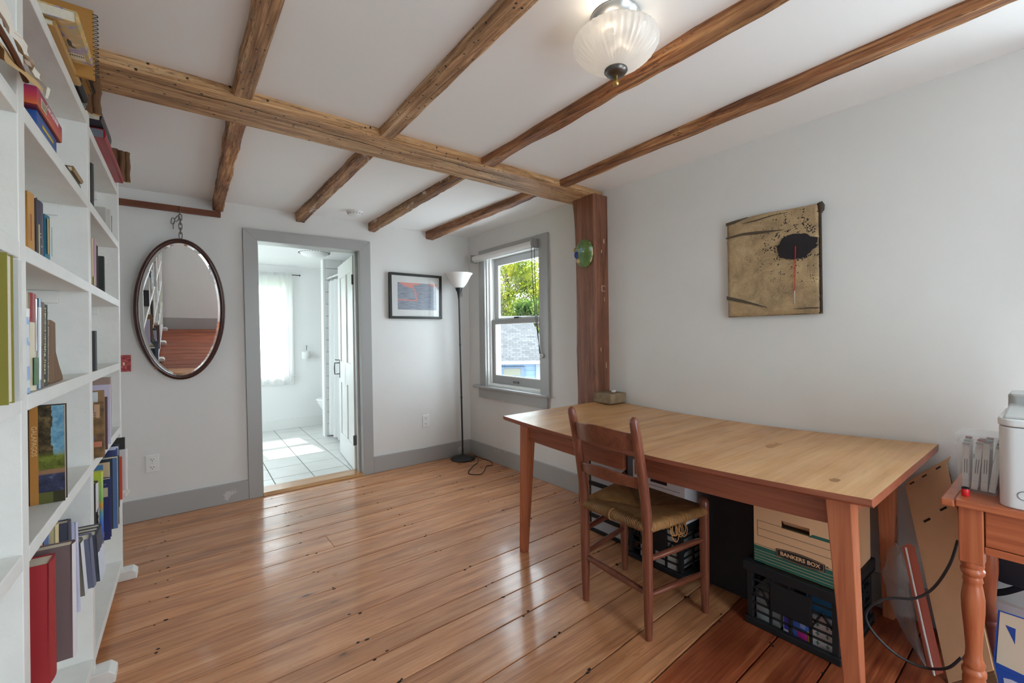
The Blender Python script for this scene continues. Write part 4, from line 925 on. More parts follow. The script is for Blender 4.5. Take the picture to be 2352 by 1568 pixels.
def rush(name, axis, dk):
    m, nt, b = nt_new(name); v = coords(nt, (1, 1, 1), rnd=False)
    n = nd(nt, 'ShaderNodeTexNoise', None, Vector=v, Scale=22.0, Detail=4.0)
    sx = nd(nt, 'ShaderNodeSeparateXYZ', None, Vector=v)
    ph = nd(nt, 'ShaderNodeMath', {'operation': 'MULTIPLY_ADD'}, _0=n.outputs[0], _1=6.0, _2=nd(nt, 'ShaderNodeMath', {'operation': 'MULTIPLY'}, _0=sx.outputs[axis], _1=760.0).outputs[0])
    s = nd(nt, 'ShaderNodeMath', {'operation': 'SINE'}, _0=ph.outputs[0]); h = nd(nt, 'ShaderNodeMath', {'operation': 'MULTIPLY_ADD'}, _0=s.outputs[0], _1=.5, _2=.5)
    c1 = ramp(nt, n.outputs[0], [(.32, C(112, 72, 40)), (.52, C(168, 120, 70)), (.7, C(204, 160, 104))])
    c2 = mix(nt, .75, c1, ramp(nt, h.outputs[0], [(0, C(60, 38, 22)), (.6, C(196, 146, 88))]))
    c2 = mix(nt, 1.0, c2, (dk, dk*.95, dk*.9, 1), 'MULTIPLY')
    nt.links.new(c2, b.inputs['Base Color']); b.inputs['Roughness'].default_value = .7; bump(nt, b, h.outputs[0], .8, .003); return m
RSY, RSX = rush('rush_along_x', 1, .62), rush('rush_along_y', 0, 1.0)
ZS = .455; ctr = Vector((1.675, 1.235, ZS-.022)); c2_ = ctr
def seatside(a, b, mat, name):
    a = a+Vector((0, 0, ZS)); b = b+Vector((0, 0, ZS)); out = ((a+b)/2-ctr); out.z = 0; out.normalize(); R_ = .021
    e = (b-a).normalized(); out = (out-e*out.dot(e)).normalized()
    def fn(u, v):
        p = a.lerp(b, u)
        if v < .4:
            t = v/.4; an = -math.pi*.75+t*(math.pi*.75+math.pi/2); jig = .0012*_nz.noise(p*60+Vector((0, 0, an)))
            return p+out*(R_*math.cos(an)+jig)+Vector((0, 0, R_*math.sin(an)-R_*.55))
        t = (v-.4)/.6; q = p+Vector((0, 0, R_*.45)); dst = ctr if True else ctr
        w = q.lerp(dst, t); w.z += .006*math.sin(t*math.pi)+.0012*_nz.noise(w*70); return w
    return MB().grid(fn, 44, 24).build(name, mat, ch, smooth=60)
seatside(RL, RR, RSY, 'seat_panel'); seatside(RR, FR, RSX, 'seat_panel'); seatside(FR, FL, RSY, 'seat_panel'); seatside(FL, RL, RSX, 'seat_panel')
lp = MB(); rg = random.Random(5)
base_ = RR.lerp(FR, .42)+Vector((0, -.012, ZS-.03))
for k in range(7):
    w_ = rg.uniform(.02, .045); d = rg.uniform(.03, .06); o = Vector((rg.uniform(-.03, .03), rg.uniform(-.008, .004), 0))
    lp.tube(spline([base_+o, base_+o+Vector((-.01, -.008, -d*.6)), base_+o+Vector((w_*.4, -.012, -d)), base_+o+Vector((w_, -.008, -d*.6)), base_+o+Vector((w_*.9, 0, 0))], 5), .0018, 6)
for t in (.30, .56, .60):
    q = RR.lerp(FR, t)+Vector((0, 0, ZS-.012)); lp.tube([q+Vector((0, .023*math.cos(a), .023*math.sin(a))) for a in [2*math.pi*i/12 for i in range(12)]], .002, 5, closed=True)
q = RL.lerp(RR, .48)+Vector((0, 0, ZS-.012)); lp.tube([q+Vector((.0245*math.cos(a), 0, .0245*math.sin(a))) for a in [2*math.pi*i/12 for i in range(12)]], .0022, 5, closed=True)
lp.build('loose_rush', P(178, 128, 74, .7), ch, smooth=60)

# ------------------------------------------------------------------ things under the table
# clear drawer unit
dw = root('drawer_unit', (2.25, 1.75, 0)); tag(dw, 'clear plastic drawer unit with black frame under the table by the post', 'drawer unit')
x0, x1, y0, y1 = 2.06, 2.42, 1.60, 1.885
for i, (z0, z1) in enumerate(((0, .022), (.088, .112), (.285, .31), (.56, .585))): box(x0-.004, x1, y0, y1, z0, z1).build('frame_shelf', 'blackpl', dw, bevel=.004)
for (a, b) in ((x0+.01, y0+.008), (x0+.01, y1-.008), (x1-.02, y0+.008), (x1-.02, y1-.008)): box(a-.007, a+.007, b-.006, b+.006, .02, .565).build('frame_post', 'blackpl', dw)
for z0, z1 in ((.024, .086), (.114, .283), (.312, .545)):
    d = MB(); ya, yb = y0+.018, y1-.018
    d.box(x0, x0+.003, ya, yb, z0, z1); d.box(x1-.05, x1-.047, ya, yb, z0, z1); d.box(x0+.003, x1-.05, ya, ya+.003, z0, z1); d.box(x0+.003, x1-.05, yb-.003, yb, z0, z1); d.box(x0+.003, x1-.05, ya+.003, yb-.003, z0, z0+.003)
    o = d.build('drawer', 'frost', dw, bevel=.001)
    if z1-z0 > .1: MB().tube(spline([(x0-.002, 1.765, z1-.035), (x0-.016, 1.755, z1-.045), (x0-.018, 1.742, z1-.048), (x0-.016, 1.729, z1-.045), (x0-.002, 1.719, z1-.035)], 4), .006, 8).build('pull', P(190, 194, 200, .3), o, smooth=60)
    box(x0+.03, x1-.09, ya+.03, yb-.03, z0+.004, z0+.004+(z1-z0)*.55).build('stored_paper', P(196, 200, 210, .8), o)

def crate(name, label, x0, x1, y0, y1, h, plate):
    """black lattice crate, front faces -X"""
    r = root(name, ((x0+x1)/2, (y0+y1)/2, 0)); tag(r, label, 'crate')
    f = 'blackpl'
    m = MB(); t = .012
    for z0, z1, e in ((0, .028, .008), (h-.04, h, .012)):
        m = MB(); m.box(x0-e, x0+t, y0-e, y1+e, z0, z1); m.box(x1-t, x1+e, y0-e, y1+e, z0, z1); m.box(x0+t, x1-t, y0-e, y0+t, z0, z1); m.box(x0+t, x1-t, y1-t, y1+e, z0, z1)
        m.build('rim' if z0 else 'base_frame', f, r, bevel=.004)
    box(x0+t, x1-t, y0+t, y1-t, .004, .010).build('bottom', f, r)
    for a in (x0, x1-.022):
        for b in (y0, y1-.022): box(a, a+.022, b, b+.022, .028, h-.04).build('corner_post', f, r, bevel=.003)
    def side(u0, u1, fixed, axis):
        L = u1-u0; m = MB()
        def bar(p, q, w=.004):
            (a, za), (b, zb) = p, q; d = Vector((b-a, zb-za)); n = Vector((-d.y, d.x)).normalized()*w
            c = [(a-n.x, za-n.y), (b-n.x, zb-n.y), (b+n.x, zb+n.y), (a+n.x, za+n.y)]
            if axis == 'y': m.hexa([(fixed, u, z) for u, z in c], [(fixed+.007, u, z) for u, z in c])
            else: m.hexa([(u, fixed, z) for u, z in c], [(u, fixed+.007, z) for u, z in c])
        for k in range(1, 4): bar((u0+L*k/4, .03), (u0+L*k/4, h-.04), .0055)
        for k in range(1, 6): z = .03+(h-.07)*k/6; bar((u0, z), (u1, z), .0032)
        bar((u0, h*.45), (u0+L*.12, h*.62)); bar((u0+L*.12, h*.62), (u0+L*.25, h*.35)); bar((u1, h*.45), (u1-L*.12, h*.62)); bar((u1-L*.12, h*.62), (u1-L*.25, h*.35))
        m.build('lattice', f, r)
    side(y0+.02, y1-.02, x0, 'y'); side(y0+.02, y1-.02, x1-.007, 'y'); side(x0+.02, x1-.02, y0, 'x'); side(x0+.02, x1-.02, y1-.007, 'x')
    L = y1-y0
    if plate: box(x0-.002, x0+.006, y0+L*.27, y0+L*.72, h*.36, h*.78).build('solid_panel', f, r, bevel=.002)
    return r
crate('milk_crate', 'black lattice crate under the white file box', 1.985, 2.40, 1.21, 1.53, .272, True)
crate('milk_crate', 'black lattice crate under the brown file box', 1.915, 2.33, .545, .868, .262, True)

def filebox(name, label, x0, x1, y0, y1, z0, z1, mat, cat='box', hole=True):
    r = root(name, ((x0+x1)/2, (y0+y1)/2, z0)); tag(r, label, cat)
    t = .005; hy0, hy1 = (y0+y1)/2-.055, (y0+y1)/2+.045; hz0, hz1 = z0+(z1-z0)*.64, z0+(z1-z0)*.76
    m = MB(); m.box(x0, x0+t, y0, hy0, z0, z1); m.box(x0, x0+t, hy1, y1, z0, z1); m.box(x0, x0+t, hy0, hy1, z0, hz0); m.box(x0, x0+t, hy0, hy1, hz1, z1)
    m.build('front_panel', mat, r); box(x1-t, x1, y0, y1, z0, z1).build('back_panel', mat, r)
    box(x0+t, x1-t, y0, y0+t, z0, z1).build('side_panel', mat, r); box(x0+t, x1-t, y1-t, y1, z0, z1).build('side_panel', mat, r); box(x0+t, x1-t, y0+t, y1-t, z0, z0+t).build('bottom_panel', mat, r)
    fm = frame3((x0+.018, 0, 0), (0, -1, 0), (0, 0, 1))
    MB().hexa([(x0+.004, hy0, hz1), (x0+.004, hy1, hz1), (x0+.028, hy1, hz0+.008), (x0+.028, hy0, hz0+.008)], [(x0+.008, hy0, hz1), (x0+.008, hy1, hz1), (x0+.032, hy1, hz0+.008), (x0+.032, hy0, hz0+.008)]).build('handle_flap', mat, r)
    return r
# brown file box on crate
KR = plain('kraft_board', C(214, 168, 128), .75, noise=.03, nscale=8)
x0, y0, y1, z0, z1 = 1.933, .545, .845, .2635, .525
fb = filebox('file_box', 'open brown cardboard file box with green base band on a black crate', x0, 2.32, y0, y1, z0, z1, KR)
FB = lambda y, z, d=0: frame3((x0-d, y, z), (0, -1, 0), (0, 0, 1))
ym = (y0+y1)/2; GR = P(38, 92, 78, .7); LN = P(70, 84, 62, .7)
patch(FB(ym, z0+.033), y1-y0, .066, GR, fb, 'green_band')
for k in range(4): patch(FB(ym, z0+.012+.012*k, .0006), y1-y0-.002, .0012, KR, fb, 'band_line', .0003)
patch(FB(ym, z0+.071), y1-y0, .0014, GR, fb, 'green_line')
for z in (.112, .143): patch(FB(ym, z0+z-.003), y1-y0-.03, .0016, LN, fb, 'printed_line')
patch(FB(ym+.035, z0+.172), y1-y0-.10, .0016, LN, fb, 'printed_line'); patch(FB(y1-.015, z0+.1405), .0016, .064, LN, fb, 'printed_line')
k_ = MB(); k_.prism([(0, 0), (.012, .014), (.075, .014), (.075, .002), (.012, .002)], FB(ym-.052, z0+.165), .0006); k_.build('green_tab', GR, fb)
pl_ = []
for i in range(13):
    t = -1+2*i/12; pl_.append((t*.085, .022-.008*t*t))
pl_ = pl_+[(x, -z) for x, z in reversed(pl_)]
MB().prism(pl_, FB(ym-.02, z0+.066, .0008), .0008).build('name_plate', P(38, 28, 28, .6), fb)
MB().prism([(x*.955, z*.86) for x, z in pl_], FB(ym-.02, z0+.066, .0016), .0002).build('plate_line', P(190, 150, 118, .6), fb)
MB().prism([(x*.94, z*.80) for x, z in pl_], FB(ym-.02, z0+.066, .0018), .0002).build('name_plate', P(38, 28, 28, .6), fb)
text('BANKERS BOX', .0205, FB(ym-.02, z0+.066, .0022), P(226, 182, 140, .6), fb, sx=1.02, bold=.0004)
text('\u00ae', .012, FB(ym-.112, z0+.072, .0008), P(60, 50, 46, .6), fb)
box(2.10, 2.105, .58, .80, .27, .52).build('file_divider', P(120, 96, 74, .8), fb)
# white file box on crate
WB = plain('white_board', (.72, .70, .72, 1), .7, noise=.03, nscale=10)
x0, y0, y1, z0, z1 = 1.993, 1.195, 1.50, .2735, .535
wbx_ = filebox('file_box', 'white cardboard file box with printed lines on a black crate behind the chair', x0, 2.39, y0, y1, z0, z1, WB)
FB = lambda y, z, d=0: frame3((x0-d, y, z), (0, -1, 0), (0, 0, 1)); ym = (y0+y1)/2
patch(FB(ym, z0+.018), y1-y0, .036, P(96, 88, 104, .7), wbx_, 'grey_band')
patch(FB(ym, z0+.152), y1-y0-.05, .002, P(40, 40, 44), wbx_, 'printed_line'); patch(FB(ym, z0+.062), y1-y0-.05, .002, P(40, 40, 44), wbx_, 'printed_line')
text('CONTENTS', .014, FB(1.44, z0+.142), P(50, 50, 54), wbx_, sx=1.1); text('Sta', .012, FB(1.235, z0+.049), P(196, 50, 56), wbx_)
# contents of the crates
def slab(name, label, cat, a, b, z0, z1, mat, rz=0, tilt=0, group=None, extra=None):
    cx, cy = (a[0]+b[0])/2, (a[1]+b[1])/2; mt = Matrix.Translation((cx, cy, z0)) @ Matrix.Rotation(rz, 4, 'Z') @ Matrix.Rotation(tilt, 4, 'X')
    o = box(a[0]-cx, b[0]-cx, a[1]-cy, b[1]-cy, 0, z1-z0, mt=mt).build(name, mat, bevel=.0015); tag(o, label, cat, group); return o
e = slab('envelope', 'crumpled tan envelope lying on top of the crate contents', 'envelope', (1.94, .575), (2.28, .84), .205, .216, P(206, 148, 74, .8))
slab('storage_tin', 'grey plastic case with sloped side in the crate under the brown box', 'case', (1.945, .755), (2.10, .845), .012, .15, P(150, 156, 158, .5))
bx = slab('sticker_box', 'white and violet printed box in the crate under the brown box', 'box', (1.945, .714), (2.05, .742), .012, .105, P(210, 214, 226, .5))
patch(frame3((1.945, .728, .062), (0, -1, 0), (0, 0, 1)), .022, .075, P(64, 54, 150, .5), bx)
pb = slab('product_box', 'blue and magenta printed box in the crate under the brown box', 'box', (1.945, .650), (2.10, .708), .012, .108, P(74, 112, 206, .45))
pm_ = frame3((1.945, .679, .035), (0, -1, 0), (0, 0, 1)); k_ = MB(); k_.prism([(-.02, .018), (.026, .010), (.026, -.022), (-.006, -.022)], pm_, .0006); k_.build('magenta_print', P(196, 50, 140, .45), pb)
for k in range(4): patch(frame3((1.945, .672, .078-.006*k), (0, -1, 0), (0, 0, 1)), .018, .002, P(220, 226, 240), pb, 'text_line')
patch(frame3((1.945, .6535, .035), (0, -1, 0), (0, 0, 1)), .005, .044, P(236, 190, 60), pb, 'yellow_print')
gb = slab('tile_box', 'white box printed with green diamonds in the crate under the brown box', 'box', (1.945, .572), (2.10, .640), .012, .130, P(224, 216, 216, .5))
for zz in (.030, .066, .10):
    for yy, s in ((.622, .009), (.590, .008)):
        MB().prism([(0, s*1.2), (s*.4, s*.3), (s, 0), (s*.4, -s*.3), (0, -s*1.2), (-s*.4, -s*.3), (-s, 0), (-s*.4, s*.3)], frame3((1.945, yy, zz), (0, -1, 0), (0, 0, 1)), .0005).build('green_motif', P(96, 132, 118), gb)
slab('blue_pouch', 'folded blue pouch above the diamond box in the crate', 'pouch', (1.95, .565), (2.2, .66), .135, .20, P(40, 108, 158, .6))
slab('document_stack', 'pale folders filed in the crate under the white box', 'folders', (2.0, 1.25), (2.36, 1.40), .012, .22, P(196, 196, 196, .8))
slab('document_wallet', 'white folder leaning in the crate under the white box', 'folder', (2.0, 1.45), (2.33, 1.463), .012, .23, P(214, 214, 218, .7))
# black cabinet
sp = root('black_cabinet', (2.24, .99, 0)); tag(sp, 'tall plain black cabinet standing between the two crates', 'cabinet')
m = MB(); pts = [(2.42, .893), (2.42, 1.132), (2.09, 1.132)]+[(2.09-.03*math.sin(a), 1.102+.03*math.cos(a)) for a in [i*math.pi/16 for i in range(1, 9)]]+[(2.06, .903), (2.07, .893)]
m.prism(pts, Matrix.Translation((0, 0, .006)), .594); m.build('body', plain('black_cloth', (.016, .015, .02, 1), .85, bmp=.1, bscale=300), sp)
for a in (2.09, 2.39):
    for b in (.92, 1.10): MB().lathe([(.012, 0), (.014, .006)], (a, b, 0), 12).build('foot', 'blackpl', sp)

# ------------------------------------------------------------------ flat cardboard carton leaning on the wall
cb = root('flat_carton', (2.25, .35, 0)); tag(cb, 'folded flat cardboard carton leaning against the wall beside the table', 'carton')
tl0, tr0, bl0 = Vector((2.440, .452, .560)), Vector((2.440, .328, .686)), Vector((2.105, .285, .004)); br0 = bl0+(tr0-tl0)*.85
nrm = (tr0-tl0).cross(bl0-tl0).normalized(); nrm = nrm if nrm.x < 0 else -nrm
for k in range(4):
    o_ = -nrm*(.0065*k)+Vector((0, 0, -.012*k)); q = [tl0+o_, tr0+o_, br0+o_, bl0+o_]
    q = [Vector((min(p.x, 2.468), p.y, max(p.z, .002))) for p in q]
    MB().hexa(q, [Vector((min(p.x-nrm.x*.005, 2.471), p.y-nrm.y*.005, max(p.z-nrm.z*.005, .001))) for p in q]).build('board_layer', 'card' if k == 0 else P(120, 88, 60, .85), cb)
fl0 = MB().hexa([tl0, tr0, tr0+Vector((.004, -.012, .03)), tl0+Vector((.004, -.012, .03))], [p-nrm*.004 for p in (tl0, tr0, tr0+Vector((.004, -.012, .03)), tl0+Vector((.004, -.012, .03)))]).build('flap', 'card', cb)
U_ = (tr0-tl0).normalized(); V_ = (tl0-bl0).normalized()
for a, b in ((.03, .03), (.085, .03), (.145, .03)): patch(frame3(tl0+U_*a+V_*(b-.03)+nrm*.0005, U_, V_), .02, .006, P(70, 50, 34), cb, 'printed_mark'); 
for a, b in ((.055, .16), (.125, .15)):
    patch(frame3(tl0+U_*a-V_*b+nrm*.0005, U_, V_), .026, .008, P(34, 24, 18), cb, 'slot_hole')
# framed picture in bubble wrap
bw = root('wrapped_frame', (2.2, .40, 0)); tag(bw, 'red framed picture wrapped in bubble wrap leaning behind the carton', 'wrapped picture')
a0, a1 = Vector((2.31, .425, .345)), Vector((2.105, .318, .006)); wd_ = Vector((.02, .0, .0))
s1 = U_*.034
MB().hexa([a0, a1, a1+s1, a0+s1], [p+Vector((.012, .022, .004)) for p in (a0, a1, a1+s1, a0+s1)]).build('red_edge', P(186, 100, 84, .35), bw, bevel=.003)
def bwf(u, v):
    p = a0.lerp(a1, u)+Vector((.014, .026, .004))
    return p+Vector((.05*v, .085*v*(math.sin(u*2.6+.5)), -.03*v*v-.004))+Vector((1, 1, 1))*.014*_nz.noise(Vector((u*8, v*6, 2)))+Vector((.6, -.4, .4))*.006*_nz.noise(Vector((u*26, v*20, 4)))
BWM = sheer('bubble_film', (.66, .64, .66, 1), .66, .2)
MB().grid(bwf, 30, 18).build('bubble_wrap', BWM, bw, smooth=60)
MB().tube(spline([a0+Vector((-.006, .004, .01)), a0.lerp(a1, .3)+Vector((-.006, .004, .006)), a0.lerp(a1, .7)+Vector((-.006, .003, .004)), a1+Vector((-.004, .002, .004))], 5), .0035, 6).build('white_strip', P(206, 200, 196, .5), bw, smooth=60)
# black cable loop
cbk = [(2.0, .244, .54), (1.99, .262, .46), (1.98, .30, .37), (1.97, .345, .318), (1.96, .41, .292), (1.955, .455, .25), (1.955, .475, .20), (1.96, .455, .15), (1.975, .40, .10), (1.99, .335, .085), (2.0, .275, .11), (2.0, .24, .165)]
tag(MB().tube(spline(cbk), .0042, 8).build('loose_cable', P(44, 42, 46, .5), smooth=60), 'black power cable hanging in a loop beside the side table', 'cable')
# backpack
bp = root('backpack', (2.36, .19, .28)); tag(bp, 'black backpack propped against the wall behind the side table', 'backpack')
def bpf(u, v):
    th = 2*math.pi*u; ph = -math.pi/2+math.pi*v; se = lambda c, e: math.copysign(abs(c)**e, c)
    x = .056*se(math.cos(ph), .45)*se(math.cos(th), .5); y = .122*se(math.cos(ph), .45)*se(math.sin(th), .5); z = .22*se(math.sin(ph), .6)
    return Vector((2.404+x-.006*(z/.22), .130+y, .515+z))+Vector((1, 1, 1))*.006*_nz.noise(Vector((x, y, z))*14)
MB().grid(bpf, 48, 30).build('body', plain('navy_nylon', (.018, .019, .026, 1), .7, bmp=.15, bscale=200), bp, smooth=60)
MB().tube([bpf(u, .80)+Vector((-.002, 0, .002)) for u in [.05+.5*i/20 for i in range(21)]], .004, 6).build('zip', P(150, 120, 90, .5), bp, smooth=60)
def band(pts, w_):
    pts = spline(pts, 6); m = MB(); vs = []
    for p in pts: vs += [p+Vector((0, 0, w_/2)), p-Vector((0, 0, w_/2)), p+Vector((.003, .003, -w_/2)), p+Vector((.003, .003, w_/2))]
    n = len(pts); return m.add(vs, [(i*4+j, i*4+(j+1) % 4, (i+1)*4+(j+1) % 4, (i+1)*4+j) for i in range(n-1) for j in range(4)]+[(0, 1, 2, 3), tuple(range(n*4-4, n*4))])
band([(2.405, .255, .21), (2.405, .21, .235), (2.40, .17, .26), (2.395, .12, .305)], .024).build('strap', 'blackpl', bp); band([(2.405, .255, .21), (2.40, .262, .195), (2.40, .22, .176), (2.395, .16, .18), (2.39, .08, .175)], .016).build('strap', 'blackpl', bp)
band([(2.40, .27, .62), (2.395, .272, .68), (2.39, .25, .738), (2.39, .2, .742)], .014).build('top_handle', 'blackpl', bp)

# ------------------------------------------------------------------ side table
st = root('side_table', (2.1, .0, 0)); tag(st, 'small reddish wooden side table with turned legs and a drawer', 'side table')
box(1.888, 2.345, -.37, .236, .681, .703).build('tabletop', 'sidewoody', st, bevel=.004)
box(1.888, 2.345, .2365, .268, .676, .698).build('drop_leaf_edge', 'sidewoody', st, bevel=.004)
prof = [(.020, 0), (.022, .02), (.0265, .03), (.0265, .15), (.0245, .158), (.028, .168), (.028, .178), (.022, .186), (.026, .20), (.020, .215), (.0185, .24), (.021, .29), (.026, .36), (.0265, .40), (.022, .436), (.0205, .446), (.0235, .452), (.021, .466), (.027, .476), (.028, .486), (.024, .492), (.027, .50), (.026, .512)]
def sleg(x, y):
    m = MB(); m.lathe(prof, (x, y, 0), 24); o = m.build('leg', 'sidewood', st, smooth=40)
    box(x-.027, x+.027, y-.027, y+.027, .51, .681).build('leg_block', 'sidewood', o, bevel=.003); return o
for x, y in ((1.935, .205), (1.935, -.33), (2.30, .205), (2.30, -.33)): sleg(x, y)
dfr = box(1.914, 1.932, -.30, .175, .572, .678).build('drawer_front', 'sidewoody', st, bevel=.002)
MB().lathe([(.006, 0), (.007, .01), (.013, .016), (.014, .022), (.008, .027)], (1.914, -.06, .625), 18, Matrix.Rotation(-math.pi/2, 4, 'Y')).build('knob', 'sidewood', dfr, smooth=50)
box(1.912, 1.934, -.30, .177, .548, .570).build('rail', 'sidewoody', st, bevel=.002)
box(1.965, 2.27, .196, .214, .548, .681).build('side_panel', 'sidewood', st, bevel=.002); box(2.285, 2.30, -.30, .177, .548, .681).build('back_panel', 'sidewoody', st)
box(1.934, 2.285, -.30, .190, .552, .560).build('drawer_bottom', 'sidewoody', st)
# red cap
rc = root('red_cap', (1.945, .219, .703)); tag(rc, 'small red screw cap with black rim on the side table edge', 'cap')
MB().lathe([(.0085, 0), (.0095, .002), (.0095, .020), (.0085, .0225)], (1.945, .219, .7035), 20).build('cap_body', P(214, 36, 42, .4), rc, smooth=40); MB().lathe([(.0088, .0225), (.0088, .0265), (.006, .0265), (.006, .0225)], (1.945, .219, .7035), 20).build('rim', 'blackpl', rc, smooth=40)
# clear box with marker pens
cbx = root('clear_box', (2.065, .2, .703)); tag(cbx, 'clear plastic lidded box full of white marker pens on the side table', 'storage box')
x0, x1, y0, y1, z0, z1 = 2.005, 2.125, .158, .243, .7035, .865
m = MB(); t = .0015
m.box(x0, x0+t, y0, y1, z0, z1); m.box(x1-t, x1, y0, y1, z0, z1); m.box(x0+t, x1-t, y0, y0+t, z0, z1); m.box(x0+t, x1-t, y1-t, y1, z0, z1); m.box(x0+t, x1-t, y0+t, y1-t, z0, z0+.003); m.build('tub', 'clear', cbx, bevel=.0007)
m = MB(); e = .006; m.box(x0-e, x1+e, y0-e, y1+e, z1+.018, z1+.0205); m.box(x0-e, x0-e+t, y0-e, y1+e, z1-.018, z1+.018); m.box(x1+e-t, x1+e, y0-e, y1+e, z1-.018, z1+.018); m.box(x0-e+t, x1+e-t, y0-e, y0-e+t, z1-.018, z1+.018); m.box(x0-e+t, x1+e-t, y1+e-t, y1+e, z1-.018, z1+.018); m.build('lid', 'clear', cbx, bevel=.0007)
box(x0-.009, x0-.006, .185, .215, z1-.022, z1+.010).build('latch', 'clear', cbx, bevel=.001)
caps = [(150, 140, 140), (150, 130, 126), (146, 124, 122), (140, 146, 142), (120, 160, 160), (170, 60, 70)]
kk = 0
for xx in (2.02, 2.045, 2.075, 2.10):
    for yy, tz in ((.230, -.02), (.2105, -.09), (.189, -.05), (.172, -.12)):
        mt = Matrix.Translation((xx+.0, yy-.003, z0+.006)) @ Matrix.Rotation(tz*-1, 4, 'X')
        zt = .140+.006*(kk % 3)
        pen = box(-.006, .006, -.0078, .0078, 0, zt, mt=mt).build('marker_pen', P(226, 226, 224, .35), bevel=.002)
        if xx < 2.03: lb = ('white marker pen printed along its barrel, by the front wall of the clear box' if yy > .18 else 'blank-sided white marker pen by the front wall of the clear box')
        else: lb = 'white marker pen standing further inside the clear box'
        tag(pen, lb, 'marker pen', 'marker pens in the clear box')
        box(-.0062, .0062, -.008, .008, zt, zt+.006, mt=mt).build('colour_tip', P(*caps[kk % 6], .5), pen, bevel=.001)
        box(-.0062, .0062, -.0081, .0081, zt*.20, zt*.205, mt=mt).build('cap_seam', P(176, 176, 174, .5), pen)
        if xx < 2.03 and yy > .18:
            for q_ in range(2): patch(mt @ frame3((-.0066, -.003+.005*q_, zt*.52), (0, 0, -1), (0, -1, 0)), .045, .0016, P(70, 70, 70), pen, 'text_line', .0003)
        kk += 1
# white appliance
ap = root('white_device', (2.06, 0, .703)); tag(ap, 'white rounded desktop device with grey top panel on the side table', 'device')
def rrect(x0, x1, y0, y1, r, n=7):
    pts = []
    for cx, cy, a0_ in ((x1-r, y1-r, 0), (x0+r, y1-r, 90), (x0+r, y0+r, 180), (x1-r, y0+r, 270)):
        for i in range(n): a = math.radians(a0_+90*i/(n-1)); pts.append((cx+r*math.cos(a), cy+r*math.sin(a)))
    return pts
DV = plain('device_white', (.74, .75, .75, 1), .28)
MB().prism(rrect(1.905, 2.20, -.14, .147, .035), Matrix.Translation((0, 0, .7035)), .232).build('body', DV, ap, bevel=.003, smooth=35)
MB().prism(rrect(1.903, 2.202, -.142, .149, .036), Matrix.Translation((0, 0, .938)), .022).build('lid_rim', DV, ap, bevel=.004, smooth=35)
MB().hexa([(1.912, -.13, .9605), (2.19, -.13, .9605), (2.19, .138, .9605), (1.912, .138, .9605)], [(1.918, -.125, .966), (2.06, -.12, .992), (2.06, .132, .992), (1.918, .134, .966)]).build('top_panel', P(178, 178, 176, .35), ap, bevel=.004)
MB().prism(rrect(2.045, 2.19, -.125, .136, .02), Matrix.Translation((0, 0, .961)), .058).build('top_cover', P(164, 164, 162, .35), ap, bevel=.006, smooth=35)
MB().tube([(1.9045, .098+.012*math.cos(a), .745+.012*math.sin(a)) for a in [2*math.pi*i/20 for i in range(20)]], .0012, 6, closed=True).build('logo_ring', P(120, 122, 124), ap, smooth=60)
patch(frame3((1.968, .06, .9758), (0, -1, 0), (1, 0, .18)), .04, .004, P(110, 110, 110), ap, 'printed_mark')
# papers and plastic folder under the side table
pp = root('paper_stack', (2.33, .2, 0)); tag(pp, 'white papers leaning on the wall under the side table', 'papers')
for k in range(3): MB().hexa([(2.352-.006*k, .228+.003*k, .012), (2.352-.006*k, .10, .012), (2.385-.006*k, .10, .225), (2.385-.006*k, .232, .235-.004*k)], [(2.354-.006*k, .228+.003*k, .012), (2.354-.006*k, .10, .012), (2.387-.006*k, .10, .225), (2.387-.006*k, .232, .235-.004*k)]).build('sheet', P(214, 206, 200, .8), pp)
box(2.235, 2.335, -.06, .14, .0005, .010).build('sheet', P(224, 222, 224, .8), pp)
pf = root('plastic_folder', (2.22, .12, 0)); tag(pf, 'cream folder with blue frame and blue triangle standing under the side table', 'folder')
q0 = Vector((2.215, .185, .098)); ex_ = Vector((0, -1, 0)); ez_ = Vector((.10, .0, .985)).normalized(); FM_ = frame3((2.20, .176, .075), ex_, ez_)
MB().prism([(-.012, 0), (.15, -.02), (.15, .19), (0, .19)], FM_, .004).build('blue_frame', P(40, 84, 176, .4), pf)
MB().prism([(-.004, .018), (.15, .0), (.15, .187), (.005, .187)], FM_ @ Matrix.Translation((0, 0, .004)), .002).build('cream_panel', P(226, 212, 190, .6), pf)
MB().prism([(.017, .150), (.040, .148), (.038, .098)], FM_ @ Matrix.Translation((0, 0, .006)), .0006).build('blue_triangle', P(36, 78, 170, .4), pf)
k_ = MB(); lf_ = [(-.010, .002), (.15, -.018), (.15, -.062), (.02, -.072), (.0, -.055), (-.014, -.02)]; k_.prism(lf_, FM_, .008); k_.build('blue_pocket', P(40, 84, 176, .4), pf)
MB().prism([(.012, -.022), (.03, -.018), (.15, -.032), (.15, -.055), (.03, -.056), (.014, -.040)], FM_ @ Matrix.Translation((0, 0, .008)), .001).build('white_oval', P(206, 206, 222, .5), pf)
